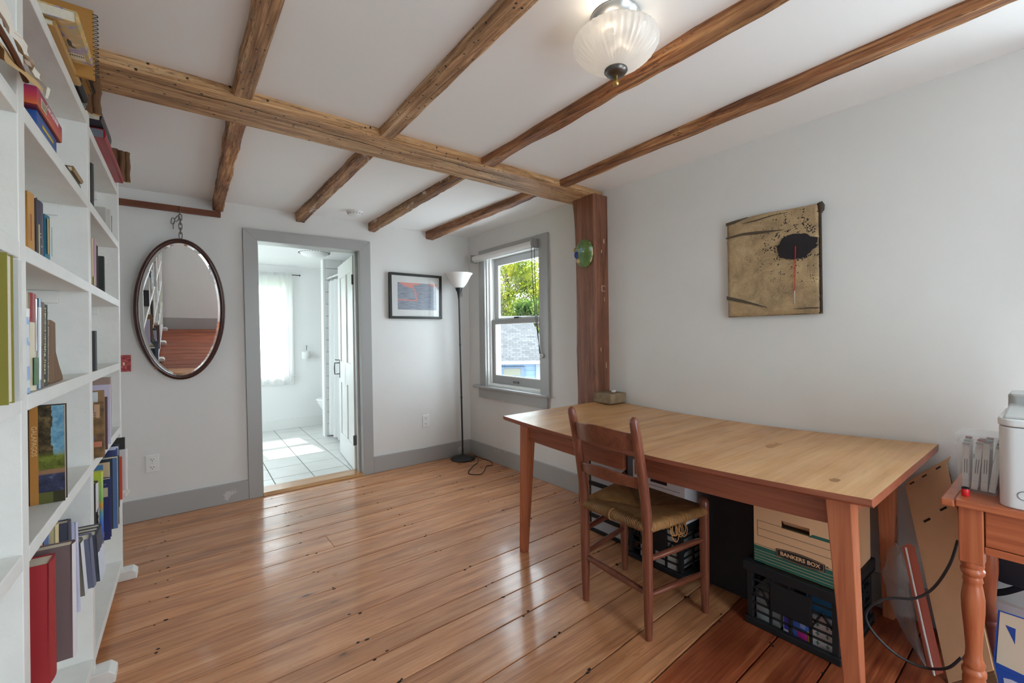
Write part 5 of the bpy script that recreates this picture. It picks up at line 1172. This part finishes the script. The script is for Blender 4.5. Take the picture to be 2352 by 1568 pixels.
# ------------------------------------------------------------------ bookcase along the wall (local frame: x out of the shelf, y away from the viewer)
SM = Matrix.Translation((-.2, 2.95, 0)) @ Matrix.Rotation(-.0248, 4, 'Z')
bc = root('bookcase', SM @ Vector((-.12, -1.0, 0))); tag(bc, 'tall white painted open bookcase with many shelves along the wall', 'bookcase')
UPR = [.04, -.815, -1.62, -2.42, -3.20, -3.98]; UT = .045; DEP = -.24
ZSH = [.105, .458, .785, 1.107, 1.425, 1.722, 2.018]
for k, y in enumerate(UPR):
    box(DEP, 0, y, y+UT, .045, 2.032 if k < 2 else 2.235).build('upright', 'shelf', bc, xf=SM, bevel=.002)
    m = MB(); m.prism([(DEP, .001), (.058, .001), (.058, .030), (.040, .048), (DEP, .048)], frame3((0, y-.012+.075, 0), (1, 0, 0), (0, 0, 1)), .075); m.build('foot', 'shelf', bc, xf=SM, bevel=.003)
for k in range(5):
    y0, y1 = UPR[k+1]+UT, UPR[k]
    for i, z in enumerate(ZSH):
        zt = z-.025 if (i == 6 and k == 0) else z
        box(DEP, 0, y0+.0005, y1-.0005, zt-.034, zt).build('shelf_board', 'shelf', bc, xf=SM, bevel=.002)
        if 1 < i: 
            box(DEP+.002, -.075, y1-.019, y1-.0005, zt-.075, zt-.0345).build('cleat', 'shelf', bc, xf=SM, bevel=.0015)
            box(DEP+.002, -.075, y0+.0005, y0+.019, zt-.075, zt-.0345).build('cleat', 'shelf', bc, xf=SM, bevel=.0015)
box(DEP-.012, DEP-.0005, UPR[5], UPR[0]+UT, .05, 2.03).build('back_board', 'shelf', bc, xf=SM)

PG = 'paper'
def book(mt, w, t, h, col, label, name='book', rough=.5, spine=None, titles=(), pages=PG, cat='book', cov=.0022, prints=()):
    """local: X from spine to fore-edge, Y thickness, Z height; mt places it in the shelf frame"""
    lift = mt.translation.z-min((mt @ Vector((a, b, 0))).z for a in (-.004, w) for b in (-t/2, t/2)) if abs((mt.to_3x3() @ Vector((0, 0, 1))).z) > .5 else 0
    T = SM @ Matrix.Translation((0, 0, lift)) @ mt; c = P(*col, rough) if isinstance(col, tuple) else col
    m = MB(); m.box(0, w, -t/2, -t/2+cov, 0, h); m.box(0, w, t/2-cov, t/2, 0, h)
    n = 6; pr = [(-.004*math.sin(math.pi*i/n)*1.0, -t/2+t*i/n) for i in range(n+1)]
    m.prism(pr+[(.003, t/2), (.003, -t/2)], Matrix(), h)
    o = m.build(name, c, xf=T, bevel=.0006); tag(o, label, cat)
    box(.003, w-.003, -t/2+cov, t/2-cov, .003, h-.003).build('pages', pages, o, xf=T)
    if spine:
        m = MB(); pr2 = [(x-.0006, y) for x, y in pr]; m.prism(pr2+[(p[0]+.0003, p[1]) for p in reversed(pr)], Matrix.Translation((0, 0, h*spine[1])), h*(spine[2]-spine[1])); m.build('spine_band', P(*spine[0], rough), o, xf=T)
    for s, size, z, colr, fl in titles:
        mt2 = T @ frame3((-.0058, 0, z), (0, 0, -1), (0, -1, 0) if not fl else (0, 1, 0)); text(s, size, mt2, P(*colr, .5), o)
    for (face, a0, a1, z0, z1, pc) in prints:      # face -1 / +1: board on -Y / +Y side ; 0: spine
        if face: 
            yy = face*(t/2); q = box(a0, a1, min(yy, yy+face*.0006), max(yy, yy+face*.0006), z0, z1)
        else: q = box(-.0052, -.0045, a0, a1, z0, z1)
        q.build('cover_print', P(*pc, rough) if isinstance(pc, tuple) else pc, o, xf=T)
    return o
def UPT(x, y, z, lean=0, yaw=0): return Matrix.Translation((x, y, z+.0005)) @ Matrix.Rotation(math.pi+yaw, 4, 'Z') @ Matrix.Rotation(lean, 4, 'X')      # spine out
def FORE(x, y, z, lean=0, yaw=0): return Matrix.Translation((x, y, z+.0005)) @ Matrix.Rotation(yaw, 4, 'Z') @ Matrix.Rotation(lean, 4, 'X')            # fore-edge out, x = spine end
def FLAT(x, y, z, yaw=0): return Matrix.Translation((x, y, z)) @ Matrix.Rotation(math.pi+yaw, 4, 'Z') @ Matrix.Rotation(math.pi/2, 4, 'X')             # spine out, thickness up; Z runs toward far end
Z6, Z5, Z4, Z3, Z2, Z1, Z0 = .458, .785, 1.107, 1.425, 1.722, 2.018, 1.993
# --- shelf at z 1.107, middle bay
def kidart():
    m, nt, b = nt_new('picture_book_cover'); v = coords(nt, (1, 1, 1), rnd=False); n = nd(nt, 'ShaderNodeTexNoise', None, Vector=v, Scale=30.0)
    nt.links.new(ramp(nt, n.outputs[0], [(.35, C(150, 176, 216)), (.5, C(206, 212, 214)), (.7, C(222, 206, 180))], 'CONSTANT'), b.inputs['Base Color']); return m
book(UPT(-.008, -1.535, Z4), .15, .022, .185, kidart(), 'pale picture book with blue blocks at the start of the novels row', spine=((232, 232, 228), .9, 1))
b2 = book(UPT(-.010, -1.478, Z4, .03), .16, .056, .222, (218, 206, 180), 'thick hardback with red, cream and green bands in a clear jacket', rough=.15, spine=((150, 40, 44), .70, 1), prints=((0, -.02, .02, .012, .075, (40, 110, 60)), (0, -.004, .004, .09, .21, (236, 236, 240))))
book(UPT(-.010, -1.434, Z4, .05), .16, .020, .215, (96, 118, 140), 'slim blue hardback with silver spine beside the brown novel', rough=.2, spine=((196, 200, 206), .1, .9))
book(UPT(-.012, -1.397, Z4, .06), .16, .040, .208, (112, 92, 74), 'brown novel titled the host with pale yellow lettering', titles=(('STEPHENIE MEYER', .0125, .145, (214, 214, 150), 0), ('the host', .021, .066, (214, 214, 160), 0)), prints=((0, -.006, .006, .012, .018, (214, 214, 150)),))
book(UPT(-.014, -1.354, Z4, .06), .155, .027, .205, (48, 50, 46), 'black paperback with white spine lettering beside the wooden bookend', titles=(('AUTHORITARIAN NIGHTMARE', .0088, .072, (206, 206, 200), 0), ('JOHN W. DEAN', .0095, .158, (206, 206, 200), 0)), prints=((0, -.004, .004, .186, .194, (206, 206, 200)),))
wbk = root('wooden_bookend', SM @ Vector((-.04, -1.26, Z4))); tag(wbk, 'brown carved wooden bookend with flared foot holding up novels', 'bookend')
m = MB(); m.prism([(-.085, 0), (.105, 0), (.095, .018), (.055, .05), (.02, .085), (.018, .165), (-.02, .17), (-.085, .168)], frame3((-.01, 0, 0), (0, 1, 0), (0, 0, 1)) @ Matrix.Translation((0, 0, -.075)), .07)
m.build('block', wood('carved_wood', (C(62, 40, 18), C(110, 74, 34), C(146, 104, 54)), 'Z', 1.6, .6), wbk, xf=SM @ Matrix.Translation((0, -1.245, Z4+.0005)), bevel=.004)
# --- shelf z 1.425, middle bay
book(UPT(-.008, -1.492, Z3), .15, .055, .130, (190, 138, 66), 'orange tan book with torn dark edge next to the purple book', prints=((0, -.027, -.018, .005, .128, (46, 32, 24)), (0, .022, .025, .02, .08, (150, 60, 40))))
book(UPT(-.008, -1.420, Z3), .16, .070, .130, (58, 50, 74), 'dark purple book with small white marks on its spine', prints=((0, .012, .018, .05, .052, (220, 220, 220)), (0, .010, .018, .042, .044, (220, 220, 220)), (0, .006, .012, .02, .023, (220, 220, 220)), (0, .026, .033, .0, .07, (216, 200, 130))))
book(UPT(-.010, -1.337, Z3), .14, .052, .114, (40, 108, 134), 'teal worn book with rubbed corners leaning after the purple book', prints=((0, .012, .022, .015, .105, (206, 170, 90)), (0, -.024, -.018, .015, .09, (150, 176, 168))))
# --- shelf z 1.722, middle bay: games
gm = root('board_game', SM @ Vector((-.09, -1.35, Z2+.042))); tag(gm, 'red and magenta board game box lying on the blue game box', 'game box')
def redgrad():
    m, nt, b = nt_new('red_game_print'); tc = nd(nt, 'ShaderNodeTexCoord'); s = nd(nt, 'ShaderNodeSeparateXYZ', None, Vector=tc.outputs['Generated'])
    nt.links.new(ramp(nt, s.outputs[2], [(0, C(208, 106, 60)), (.5, C(190, 56, 74)), (1, C(140, 36, 84))]), b.inputs['Base Color']); b.inputs['Roughness'].default_value = .35; return m
box(-.19, .002, -1.478, -1.228, Z2+.046, Z2+.088).build('box_lid', redgrad(), gm, xf=SM, bevel=.001)
box(-.188, 0, -1.474, -1.235, Z2+.0425, Z2+.046).build('box_base', P(120, 30, 40, .5), gm, xf=SM)
GX = lambda y, z: SM @ frame3((.0025, y, z), (0, 1, 0), (0, 0, 1))
GY = lambda x, z: SM @ frame3((x, -1.4785, z), (1, 0, 0), (0, 0, 1))
text('CARCASSONNE', .017, GX(-1.335, Z2+.076), P(236, 226, 222), gm)
patch(GX(-1.425, Z2+.062), .05, .022, P(216, 206, 176), gm, 'barcode_sticker')
for k in range(9): patch(SM @ frame3((.0032, -1.445+.005*k, Z2+.062), (0, 1, 0), (0, 0, 1)), .002, .016, P(120, 112, 100), gm, 'barcode_bar', .0002)
patch(GY(-.042, Z2+.066), .036, .020, P(34, 30, 36), gm, 'logo_plate'); text('G', .017, SM @ frame3((-.054, -1.4793, Z2+.068), (1, 0, 0), (0, 0, 1)), P(220, 50, 60), gm); text('\u018e', .017, SM @ frame3((-.036, -1.4793, Z2+.068), (1, 0, 0), (0, 0, 1)), P(60, 110, 190), gm)
gb_ = root('board_game', SM @ Vector((-.09, -1.35, Z2))); tag(gb_, 'blue board game box with yellow lettering under the red game box', 'game box')
box(-.19, -.004, -1.452, -1.258, Z2+.0005, Z2+.042).build('box_lid', P(48, 84, 150, .4, noise=.25, nscale=18), gb_, xf=SM, bevel=.001)
patch(SM @ frame3((-.0035, -1.355, Z2+.020), (0, 1, 0), (0, 0, 1)), .11, .008, P(206, 176, 70), gb_, 'yellow_lettering')
book(FLAT(-.01, -1.10, Z2+.012), .15, .022, .2, (66, 62, 58), 'dark flat book lying on the upper shelf before the second upright')
book(FLAT(-.004, -1.04, Z2+.0325), .13, .016, .14, (150, 118, 70), 'tan flat booklet lying on the upper shelf before the second upright')
# --- shelf z .785, middle bay
def landscape():
    m, nt, b = nt_new('painted_tree_cover'); tc = nd(nt, 'ShaderNodeTexCoord'); v = tc.outputs['Object']; s = nd(nt, 'ShaderNodeSeparateXYZ', None, Vector=tc.outputs['Generated'])
    n = nd(nt, 'ShaderNodeTexNoise', None, Vector=v, Scale=46.0, Detail=8.0, Roughness=.7); n2 = nd(nt, 'ShaderNodeTexNoise', None, Vector=v, Scale=14.0, Detail=3.0)
    tree_ = ramp(nt, n.outputs[0], [(.35, C(34, 28, 24)), (.52, C(72, 60, 40)), (.62, C(110, 92, 60)), (.7, C(150, 130, 92))])
    bush = ramp(nt, n.outputs[0], [(.3, C(50, 56, 20)), (.6, C(120, 128, 50))]); sky = ramp(nt, n.outputs[0], [(.3, C(60, 120, 156)), (.7, C(150, 196, 214))])
    water = ramp(nt, n.outputs[0], [(.3, C(30, 30, 46)), (.6, C(60, 66, 96)), (.75, C(150, 160, 190))])
    bk_ = nd(nt, 'ShaderNodeMath', {'operation': 'MULTIPLY_ADD'}, _0=n2.outputs[0], _1=.9, _2=s.outputs[0])
    c = mix(nt, ramp(nt, bk_.outputs[0], [(.98, (0, 0, 0)), (1.1, (1, 1, 1))]), tree_, sky)
    zb = nd(nt, 'ShaderNodeMath', {'operation': 'MULTIPLY_ADD'}, _0=n2.outputs[0], _1=.22, _2=s.outputs[2])
    c = mix(nt, ramp(nt, zb.outputs[0], [(.50, (1, 1, 1)), (.58, (0, 0, 0))]), c, bush)
    c = mix(nt, ramp(nt, s.outputs[2], [(.25, (1, 1, 1)), (.27, (0, 0, 0))]), c, C(150, 112, 84))
    c = mix(nt, ramp(nt, s.outputs[2], [(.20, (1, 1, 1)), (.215, (0, 0, 0))]), c, water)
    nt.links.new(c, b.inputs['Base Color']); b.inputs['Roughness'].default_value = .25; return m
LB = book(FORE(-.21, -1.232, Z5, 0, .0), .213, .030, .262, (60, 46, 34), 'tall art book with a painted tree and water on its cover', rough=.3, prints=((-1, .163, .2125, .030, .2615, landscape()), (-1, .147, .163, .0, .2615, (176, 120, 56)), (-1, .163, .19, 0, .03, (92, 92, 44)), (-1, .19, .2125, 0, .03, (58, 54, 34))))
text('GALAPAGOS', .014, SM @ frame3((-.055, -1.2485, Z5+.17), (0, 0, -1), (1, 0, 0)), P(226, 190, 140), LB)
# --- shelf z .458, middle bay
book(UPT(.022, -1.508, Z6), .20, .062, .268, (158, 36, 42), 'large red cloth hardback with open hollow spine on the low shelf', rough=.55)
book(UPT(.046, -1.438, Z6), .22, .034, .272, (112, 92, 92), 'tall mauve cloth hardback next to the large red book', rough=.8, spine=((214, 208, 212), .0, 1))
book(UPT(-.02, -1.395, Z6), .17, .03, .288, (202, 116, 74), 'orange striped cookbook behind the mauve hardback', prints=((0, -.006, .006, .0, .28, (222, 170, 110)),))
book(UPT(-.016, -1.355, Z6), .17, .036, .29, (84, 108, 160), 'blue striped cookbook behind the mauve hardback', prints=((0, -.012, -.002, .0, .285, (130, 150, 196)),))
book(UPT(-.004, -1.31, Z6), .17, .03, .287, (212, 196, 150), 'cream cookbook spine lettered Cooking on the low shelf', titles=(('for Cooking w', .017, .215, (40, 36, 34), 0),))
book(UPT(.014, -1.258, Z6, -.06), .16, .028, .278, (62, 66, 84), 'dark blue paperback with white lower spine leaning on the low shelf', spine=((206, 212, 222), .0, .80))
book(UPT(.022, -1.214, Z6, -.10), .19, .006, .262, (196, 196, 222), 'thin lavender white folder leaning on the low shelf', name='folder', cat='folder', cov=.001)
book(UPT(.0, -1.185, Z6, -.10), .17, .02, .225, (46, 60, 90), 'navy slim book leaning behind the lavender folder')
book(UPT(.022, -1.105, Z6, -.34), .17, .03, .19, (120, 116, 104), 'grey mottled book tipped over on the low shelf', spine=((214, 218, 226), .0, 1))
book(UPT(.036, -1.062, Z6, -.36), .17, .028, .185, (108, 114, 138), 'slate blue book tipped against the grey mottled book')
for k, (c, l) in enumerate((((74, 80, 92), 'charcoal and white hardback tipped over, inner of a trio'), ((78, 84, 96), 'charcoal and white hardback tipped over, middle of a trio'), ((82, 88, 102), 'charcoal and white hardback tipped over, outer of a trio'))):
    book(UPT(.046, -1.027+.030*k, Z6, -.37), .17, .024, .182, c, l, spine=((206, 212, 226), .0, .62))
# --- top shelf, middle bay
book(FLAT(.012, -1.36, Z1+.010), .16, .016, .33, (178, 138, 74), 'kraft paper notebook lying flat on top of the bookcase', name='notebook', cat='notebook')
def catcover():
    m, nt, b = nt_new('flower_cover'); v = coords(nt, (1, 1, 1), rnd=False); n = nd(nt, 'ShaderNodeTexNoise', None, Vector=v, Scale=24.0, Detail=3.0, Distortion=.8)
    nt.links.new(ramp(nt, n.outputs[0], [(.32, C(122, 100, 146)), (.42, C(176, 160, 178)), (.5, C(196, 176, 116)), (.6, C(212, 172, 112)), (.72, C(226, 206, 160))]), b.inputs['Base Color']); b.inputs['Roughness'].default_value = .18; return m
CB = book(FLAT(.054, -1.37, Z1+.036), .19, .030, .225, catcover(), 'jacketed book with flowers and a black cat overhanging the top shelf', rough=.2, pages=PG)
zc_ = Z1+.0212
cm_ = lambda x, y: SM @ frame3((x, y, zc_-.0006), (0, 1, 0), (1, 0, 0))
patch(cm_(.02, -1.185), .035, .05, P(226, 216, 190, .3), CB, 'barcode_label')
for k in range(10): patch(SM @ frame3((.002+.0045*k, -1.192, zc_-.0012), (0, 1, 0), (1, 0, 0)), .008, .0022, P(40, 40, 40), CB, 'barcode_bar', .0003)
MB().prism([(-.022, 0), (-.012, .006), (.012, .005), (.02, .012), (.022, .004), (.014, -.002), (-.012, -.003)], cm_(.022, -1.255), .0006).build('black_cat', P(46, 42, 44, .3), CB)
def spiral(o, a, b, n, r, out):
    m = MB()
    for k in range(n):
        p = a.lerp(b, (k+.5)/n); t = (b-a).normalized(); e1 = out.normalized(); e2 = t.cross(e1)
        m.tube([p+e1*(r*math.cos(q)*.9+r*.35)+e2*r*math.sin(q) for q in [2*math.pi*i/10 for i in range(10)]], .0013, 5, closed=True)
    m.build('spiral_binding', P(34, 32, 32, .4), o, smooth=60)
NB = book(FORE(-.10, -1.10, Z1+.001, .06, 0), .155, .012, .205, (178, 128, 62), 'kraft spiral notebook standing upright on top of the bookcase', name='notebook', cat='notebook', rough=.6)
spiral(NB, SM @ Vector((.055, -1.10, Z1+.01)), SM @ Vector((.055, -1.112, Z1+.20)), 16, .008, Vector((1, 0, 0)))
NB2 = book(FLAT(.018, -1.02, Z1+.056), .15, .012, .15, (188, 140, 72), 'small kraft spiral notebook on the black case on top of the bookcase', name='notebook', cat='notebook', rough=.6)
spiral(NB2, SM @ Vector((.02, -1.015, Z1+.056)), SM @ Vector((.02, -.875, Z1+.056)), 12, .008, Vector((1, 0, 0)))
bcs = root('black_case', SM @ Vector((-.06, -.94, Z1))); tag(bcs, 'black plastic equipment case on top of the bookcase under a notebook', 'case')
box(-.16, .010, -1.02, -.865, Z1+.014, Z1+.048).build('body', 'blackpl', bcs, xf=SM, bevel=.008); box(.009, .012, -1.0, -.88, Z1+.029, Z1+.033).build('seam_strip', P(120, 120, 120, .3), bcs, xf=SM)
for yy in (-.99, -.90): box(-.14, -.01, yy-.008, yy+.008, Z1+.0005, Z1+.015).build('foot', 'blackpl', bcs, xf=SM)
clp = root('clipboard', SM @ Vector((-.05, -.85, Z1))); tag(clp, 'grey clipboard with metal clip between black case and branch bookend', 'clipboard')
box(-.16, .002, -.861, -.855, Z1+.0005, Z1+.065).build('board', P(150, 150, 146, .5), clp, xf=SM, bevel=.001); MB().tube([(.004, -.863, Z1+.055), (.006, -.865, Z1+.03), (.004, -.863, Z1+.012)], .002, 6).build('clip', 'chrome', clp, xf=SM)
def branches(x0, y, z, hs, label, seed, wd=.026):
    r = random.Random(seed); rt = root('branch_bookend', SM @ Vector((x0+.03, y, z))); tag(rt, label, 'bookend')
    for k, (dx, dy, hh, rr) in enumerate(hs):
        c = Vector((x0+dx, y+dy, z)); n = 12; pts = [c+Vector((.0015*math.sin(i*.9+k), .0015*math.cos(i*.8+k), .0005+hh*i/n)) for i in range(n+1)]
        rd = [rr*(1+.06*_nz.noise(Vector((i*.8, k*3, seed)))+(.10 if i == (5+2*k) % n else 0)) for i in range(n+1)]
        o = MB().tube(pts, rd, 14).build('branch', 'bark', rt, xf=SM, smooth=40)
        m = MB(); m.lathe([(rr*.9, 0), (rr*.9, .0006)], pts[0]-Vector((0, 0, .0004)), 14); m.lathe([(rr*.9, 0), (rr*.9, .0006)], pts[-1], 14); m.build('cut_end', 'cutwood', o, xf=SM)
branches(-.0, -.795, Z1+.015, [(.0, .0, .150, .0125), (.022, .004, .138, .0125)], 'bookend of bark-covered branch pieces atop the second upright', 3)
branches(-.008, .055, Z1+.015, [(.0, -.02, .155, .014), (.025, -.016, .15, .014), (.046, -.008, .152, .011)], 'bookend of bark-covered branch pieces atop the end upright', 8)
# --- top shelf, end bay
book(FLAT(.028, -.66, Z0+.020), .2, .036, .6, (150, 28, 40), 'long red folder box lying on the top shelf of the end bay', rough=.35, pages=P(120, 122, 134, .7), name='folder', cat='folder')
book(FLAT(.026, -.735, Z0+.062), .19, .044, .26, (34, 34, 44), 'thick dark hardback lying on the red folder on the top shelf', rough=.4)
# --- end bay shelves
book(UPT(-.003, -.70, Z2), .15, .036, .155, (58, 58, 60), 'charcoal paperback with white spine print on the high end shelf', prints=((0, -.006, .006, .02, .13, (170, 170, 170)),))
slb = lambda name, label, cat, x0, x1, y0, y1, z0, z1, mat: tag(box(x0, x1, y0, y1, z0, z1).build(name, mat, xf=SM, bevel=.001), label, cat)
slb('card_box', 'plain pale grey box on the high end shelf', 'box', -.2, -.003, -.37, -.22, Z2+.0005, Z2+.075, P(186, 182, 176, .7))
book(UPT(-.006, -.195, Z2), .13, .016, .105, (206, 204, 200), 'thin white booklet beside the plain grey box'); book(UPT(-.008, -.160, Z2, .08), .13, .02, .085, (44, 44, 46), 'short black booklet leaning beside the plain grey box'); book(UPT(-.014, -.115, Z2), .13, .03, .095, (190, 188, 184), 'pale grey paperback at the end of the high end shelf')
BT = book(UPT(-.002, -.73, Z3), .15, .03, .17, (196, 176, 140), 'tan and olive book at the start of the black books shelf', prints=((0, -.012, .012, .0, .03, (150, 140, 60)),))
book(UPT(-.002, -.675, Z3, .03), .15, .022, .176, (190, 150, 170), 'thin pink edged book before the black books')
book(FORE(-.18, -.61, Z3, .0), .178, .03, .165, (42, 42, 42), 'black paperback with white blurb text filling its back cover', prints=[(-1, .130, .168, .140-.0075*k, .1425-.0075*k, (150, 150, 146)) for k in range(14)])
book(FORE(-.185, -.42, Z3, .03), .182, .022, .150, (48, 48, 46), 'second plain black paperback behind the black blurb book')
book(UPT(-.002, -.68, Z4), .14, .018, .15, (60, 60, 62), 'slim charcoal book alone on the middle end shelf')
# end bay, z .785
ART = plain('collage_cover', C(120, 92, 60), .35, noise=.7, nscale=26)
book(UPT(-.006, -.745, Z5), .16, .03, .215, (206, 182, 144), 'cream spined hardback at the start of the low end shelf', prints=((0, -.008, .0, .17, .20, (50, 60, 110)),))
book(FORE(-.194, -.655, Z5), .212, .016, .245, (150, 116, 80), 'brown card folder with white label on the low end shelf', name='folder', cat='folder', prints=((-1, .17, .195, .20, .24, (214, 220, 224)),))
book(FORE(-.194, -.70, Z5, 0), .216, .018, .205, ART, 'art book with a collage cover in ochre and black', prints=((-1, .16, .205, .148, .198, (196, 160, 126)), (-1, .165, .195, .15, .153, (60, 50, 50)), (-1, .165, .195, .158, .161, (60, 50, 50)), (-1, .165, .195, .166, .169, (60, 50, 50)), (-1, .16, .21, .04, .06, (196, 120, 96)), (-1, .16, .19, .065, .08, (90, 104, 160))))
book(FORE(-.2, -.56, Z5, -.02), .216, .014, .21, (96, 66, 70), 'thin wine red booklet behind the collage book'); book(FORE(-.2, -.44, Z5), .213, .012, .25, (206, 200, 222), 'tall lavender edged folder on the low end shelf', name='folder', cat='folder')
slb('plastic_sleeve', 'clear plastic sleeve with brown papers at the end of the shelf', 'sleeve', -.18, -.012, -.20, -.165, Z5+.0005, Z5+.265, P(168, 146, 136, .2))
# end bay, z .458
def bwart():
    m, nt, b = nt_new('engraved_cover'); v = coords(nt, (1, 1, 1), rnd=False); n = nd(nt, 'ShaderNodeTexNoise', None, Vector=v, Scale=60.0, Detail=5.0, Distortion=2.0)
    nt.links.new(ramp(nt, n.outputs[0], [(.45, C(34, 32, 32)), (.55, C(190, 188, 184))]), b.inputs['Base Color']); return m
book(UPT(.004, -.742, Z6), .19, .045, .245, (70, 66, 68), 'hardback with white top and black engraved spine on the lowest row', spine=((206, 202, 208), .58, 1), prints=((0, -.018, .018, .075, .15, bwart()),))
def rainbow():
    m, nt, b = nt_new('rainbow_spine'); tc = nd(nt, 'ShaderNodeTexCoord'); s = nd(nt, 'ShaderNodeSeparateXYZ', None, Vector=tc.outputs['Generated'])
    nt.links.new(ramp(nt, s.outputs[2], [(0, C(40, 70, 160)), (.3, C(50, 110, 200)), (.45, C(90, 160, 160)), (.53, C(206, 140, 40)), (.62, C(130, 180, 90)), (.75, C(150, 190, 110)), (1, C(190, 200, 40))]), b.inputs['Base Color']); b.inputs['Roughness'].default_value = .3; return m
book(UPT(.012, -.69, Z6), .19, .034, .272, rainbow(), 'hardback with a rainbow gradient spine on the lowest row')
book(FORE(-.16, -.612, Z6), .186, .012, .285, (196, 172, 140), 'tan magazine with a blue panel behind the navy book', name='magazine', cat='magazine', prints=((-1, .14, .168, .22, .28, (70, 120, 170)),))
NV = book(FORE(-.158, -.648, Z6), .19, .032, .232, (34, 40, 92), 'navy blue hardback with a tan label on the lowest row', prints=((-1, .155, .184, .165, .20, (186, 172, 144)), (-1, .158, .172, .012, .034, (206, 204, 200)), (-1, .156, .18, .212, .214, (120, 130, 170))))
for k in range(5): box(-.0020+.0024*k, -.0008+.0024*k, -.6652, -.6646, Z6+.014, Z6+.032).build('barcode_bar', P(50, 50, 60), NV, xf=SM)
book(FORE(-.15, -.52, Z6), .192, .05, .285, (44, 54, 66), 'dark slate cloth hardback with blue spine on the lowest row', prints=((-1, .178, .192, .0, .284, (84, 112, 160)),))
book(FORE(-.16, -.40, Z6), .186, .02, .29, (60, 70, 120), 'blue and grey pamphlet behind the slate hardback', name='pamphlet', cat='pamphlet')
book(FORE(-.17, -.30, Z6), .192, .012, .287, (206, 210, 228), 'tall white and blue magazine on the lowest row', name='magazine', cat='magazine', prints=((-1, .17, .19, .0, .03, (80, 120, 190)), (-1, .185, .191, .03, .28, (60, 90, 160))))
book(FORE(-.17, -.245, Z6), .190, .012, .287, (40, 48, 66), 'dark navy magazine behind the tall white magazine', name='magazine', cat='magazine')
book(FORE(-.176, -.125, Z6), .195, .010, .205, (206, 84, 52), 'bright orange folder at the end of the lowest row', name='folder', cat='folder')
pk = root('paper_packet', SM @ Vector((-.05, -.06, Z6))); tag(pk, 'white wrapped paper packet sticking out of the lowest row', 'packet')
box(-.16, .034, -.10, -.055, Z6+.0005, Z6+.232).build('wrapper', P(214, 212, 212, .7), pk, xf=SM, bevel=.006); box(-.16, .026, -.085, -.07, Z6+.10, Z6+.288).build('black_card', P(52, 50, 48, .6), pk, xf=SM); MB().hexa([(.0, -.104, Z6+.03), (.04, -.101, Z6+.015), (.046, -.098, Z6+.03), (.034, -.101, Z6+.04)], [(.0, -.103, Z6+.03), (.04, -.1, Z6+.015), (.046, -.097, Z6+.03), (.034, -.1, Z6+.04)]).build('torn_corner', P(226, 226, 224, .7), pk, xf=SM)
# --- near bay
pbg = root('paper_bag', SM @ Vector((-.06, -1.8, Z2))); tag(pbg, 'crumpled tan paper bag with white tissue on the high shelf', 'paper bag')
def bag(u, v):
    y = -2.05+.40*u; a = math.pi*v
    return Vector((-.09+.105*math.cos(a)*(1+.1*math.sin(u*7))+.02*u, y+.012*math.sin(v*9), Z2+.006+.085*math.sin(a)*(1-.3*u)))+Vector((1, .5, .6))*.008*_nz.noise(Vector((u*9, v*7, 1)))
MB().grid(bag, 26, 16).build('bag', P(196, 160, 112, .85), pbg, xf=SM, smooth=50)
def tis(u, v):
    y = -2.0+.40*u; return Vector((.012+.03*v*u, y+.03*v, Z2+.075+.06*(1-u)-.05*v))+Vector((1, 1, 1))*.012*_nz.noise(Vector((u*11, v*8, 5)))
MB().grid(tis, 24, 10).build('tissue', P(226, 218, 206, .8), pbg, xf=SM, smooth=50)
MB().tube(spline([(.012, -2.05, Z2+.055), (.016, -1.9, Z2+.045), (.022, -1.75, Z2+.03), (.02, -1.66, Z2+.02)], 5), .005, 6).build('dark_crease', P(96, 56, 34, .8), pbg, xf=SM)
book(FORE(-.18, -1.80, Z3), .19, .03, .185, (222, 200, 150), 'yellow cream book with green and pink tabs on the near shelf'.replace('near ', 'upper '), prints=((-1, .12, .155, .15, .185, (206, 190, 60)), (-1, .168, .188, .12, .185, (130, 170, 150)), (-1, .168, .188, .06, .12, (150, 90, 110)), (-1, .168, .188, .0, .06, (130, 170, 150))))
OL = book(FORE(-.18, -1.76, Z4), .197, .035, .272, (132, 124, 46), 'tall olive green cloth book on the bookcase', rough=.7)
book(FORE(-.18, -1.715, Z4), .20, .02, .268, (206, 206, 204), 'tall white folder beside the olive green book', name='folder', cat='folder')

# further bays, seen in the oval mirror
for k, (y, z, h, c, l) in enumerate(((-2.62, Z5, .24, (60, 60, 62), 'charcoal hardback in the bookcase bays facing the mirror, beside a grey one'), (-2.68, Z5, .22, (120, 120, 118), 'grey hardback in the bookcase bays facing the mirror'), (-2.76, Z6, .25, (40, 40, 44), 'black album in the bookcase bays facing the mirror'), (-3.40, Z6, .26, (70, 72, 74), 'slate album in the bookcase bays facing the mirror'), (-3.46, Z4, .22, (60, 90, 50), 'green paperback in the bookcase bays facing the mirror'), (-3.38, Z3, .2, (190, 186, 170), 'cream paperback in the bookcase bays facing the mirror'), (-2.70, Z4, .2, (150, 46, 46), 'red paperback in the bookcase bays facing the mirror'), (-3.50, Z6, .24, (150, 170, 60), 'lime green paperback in the bookcase bays facing the mirror'))):
    book(UPT(-.01, y, z), .16, .045, h, c, l)
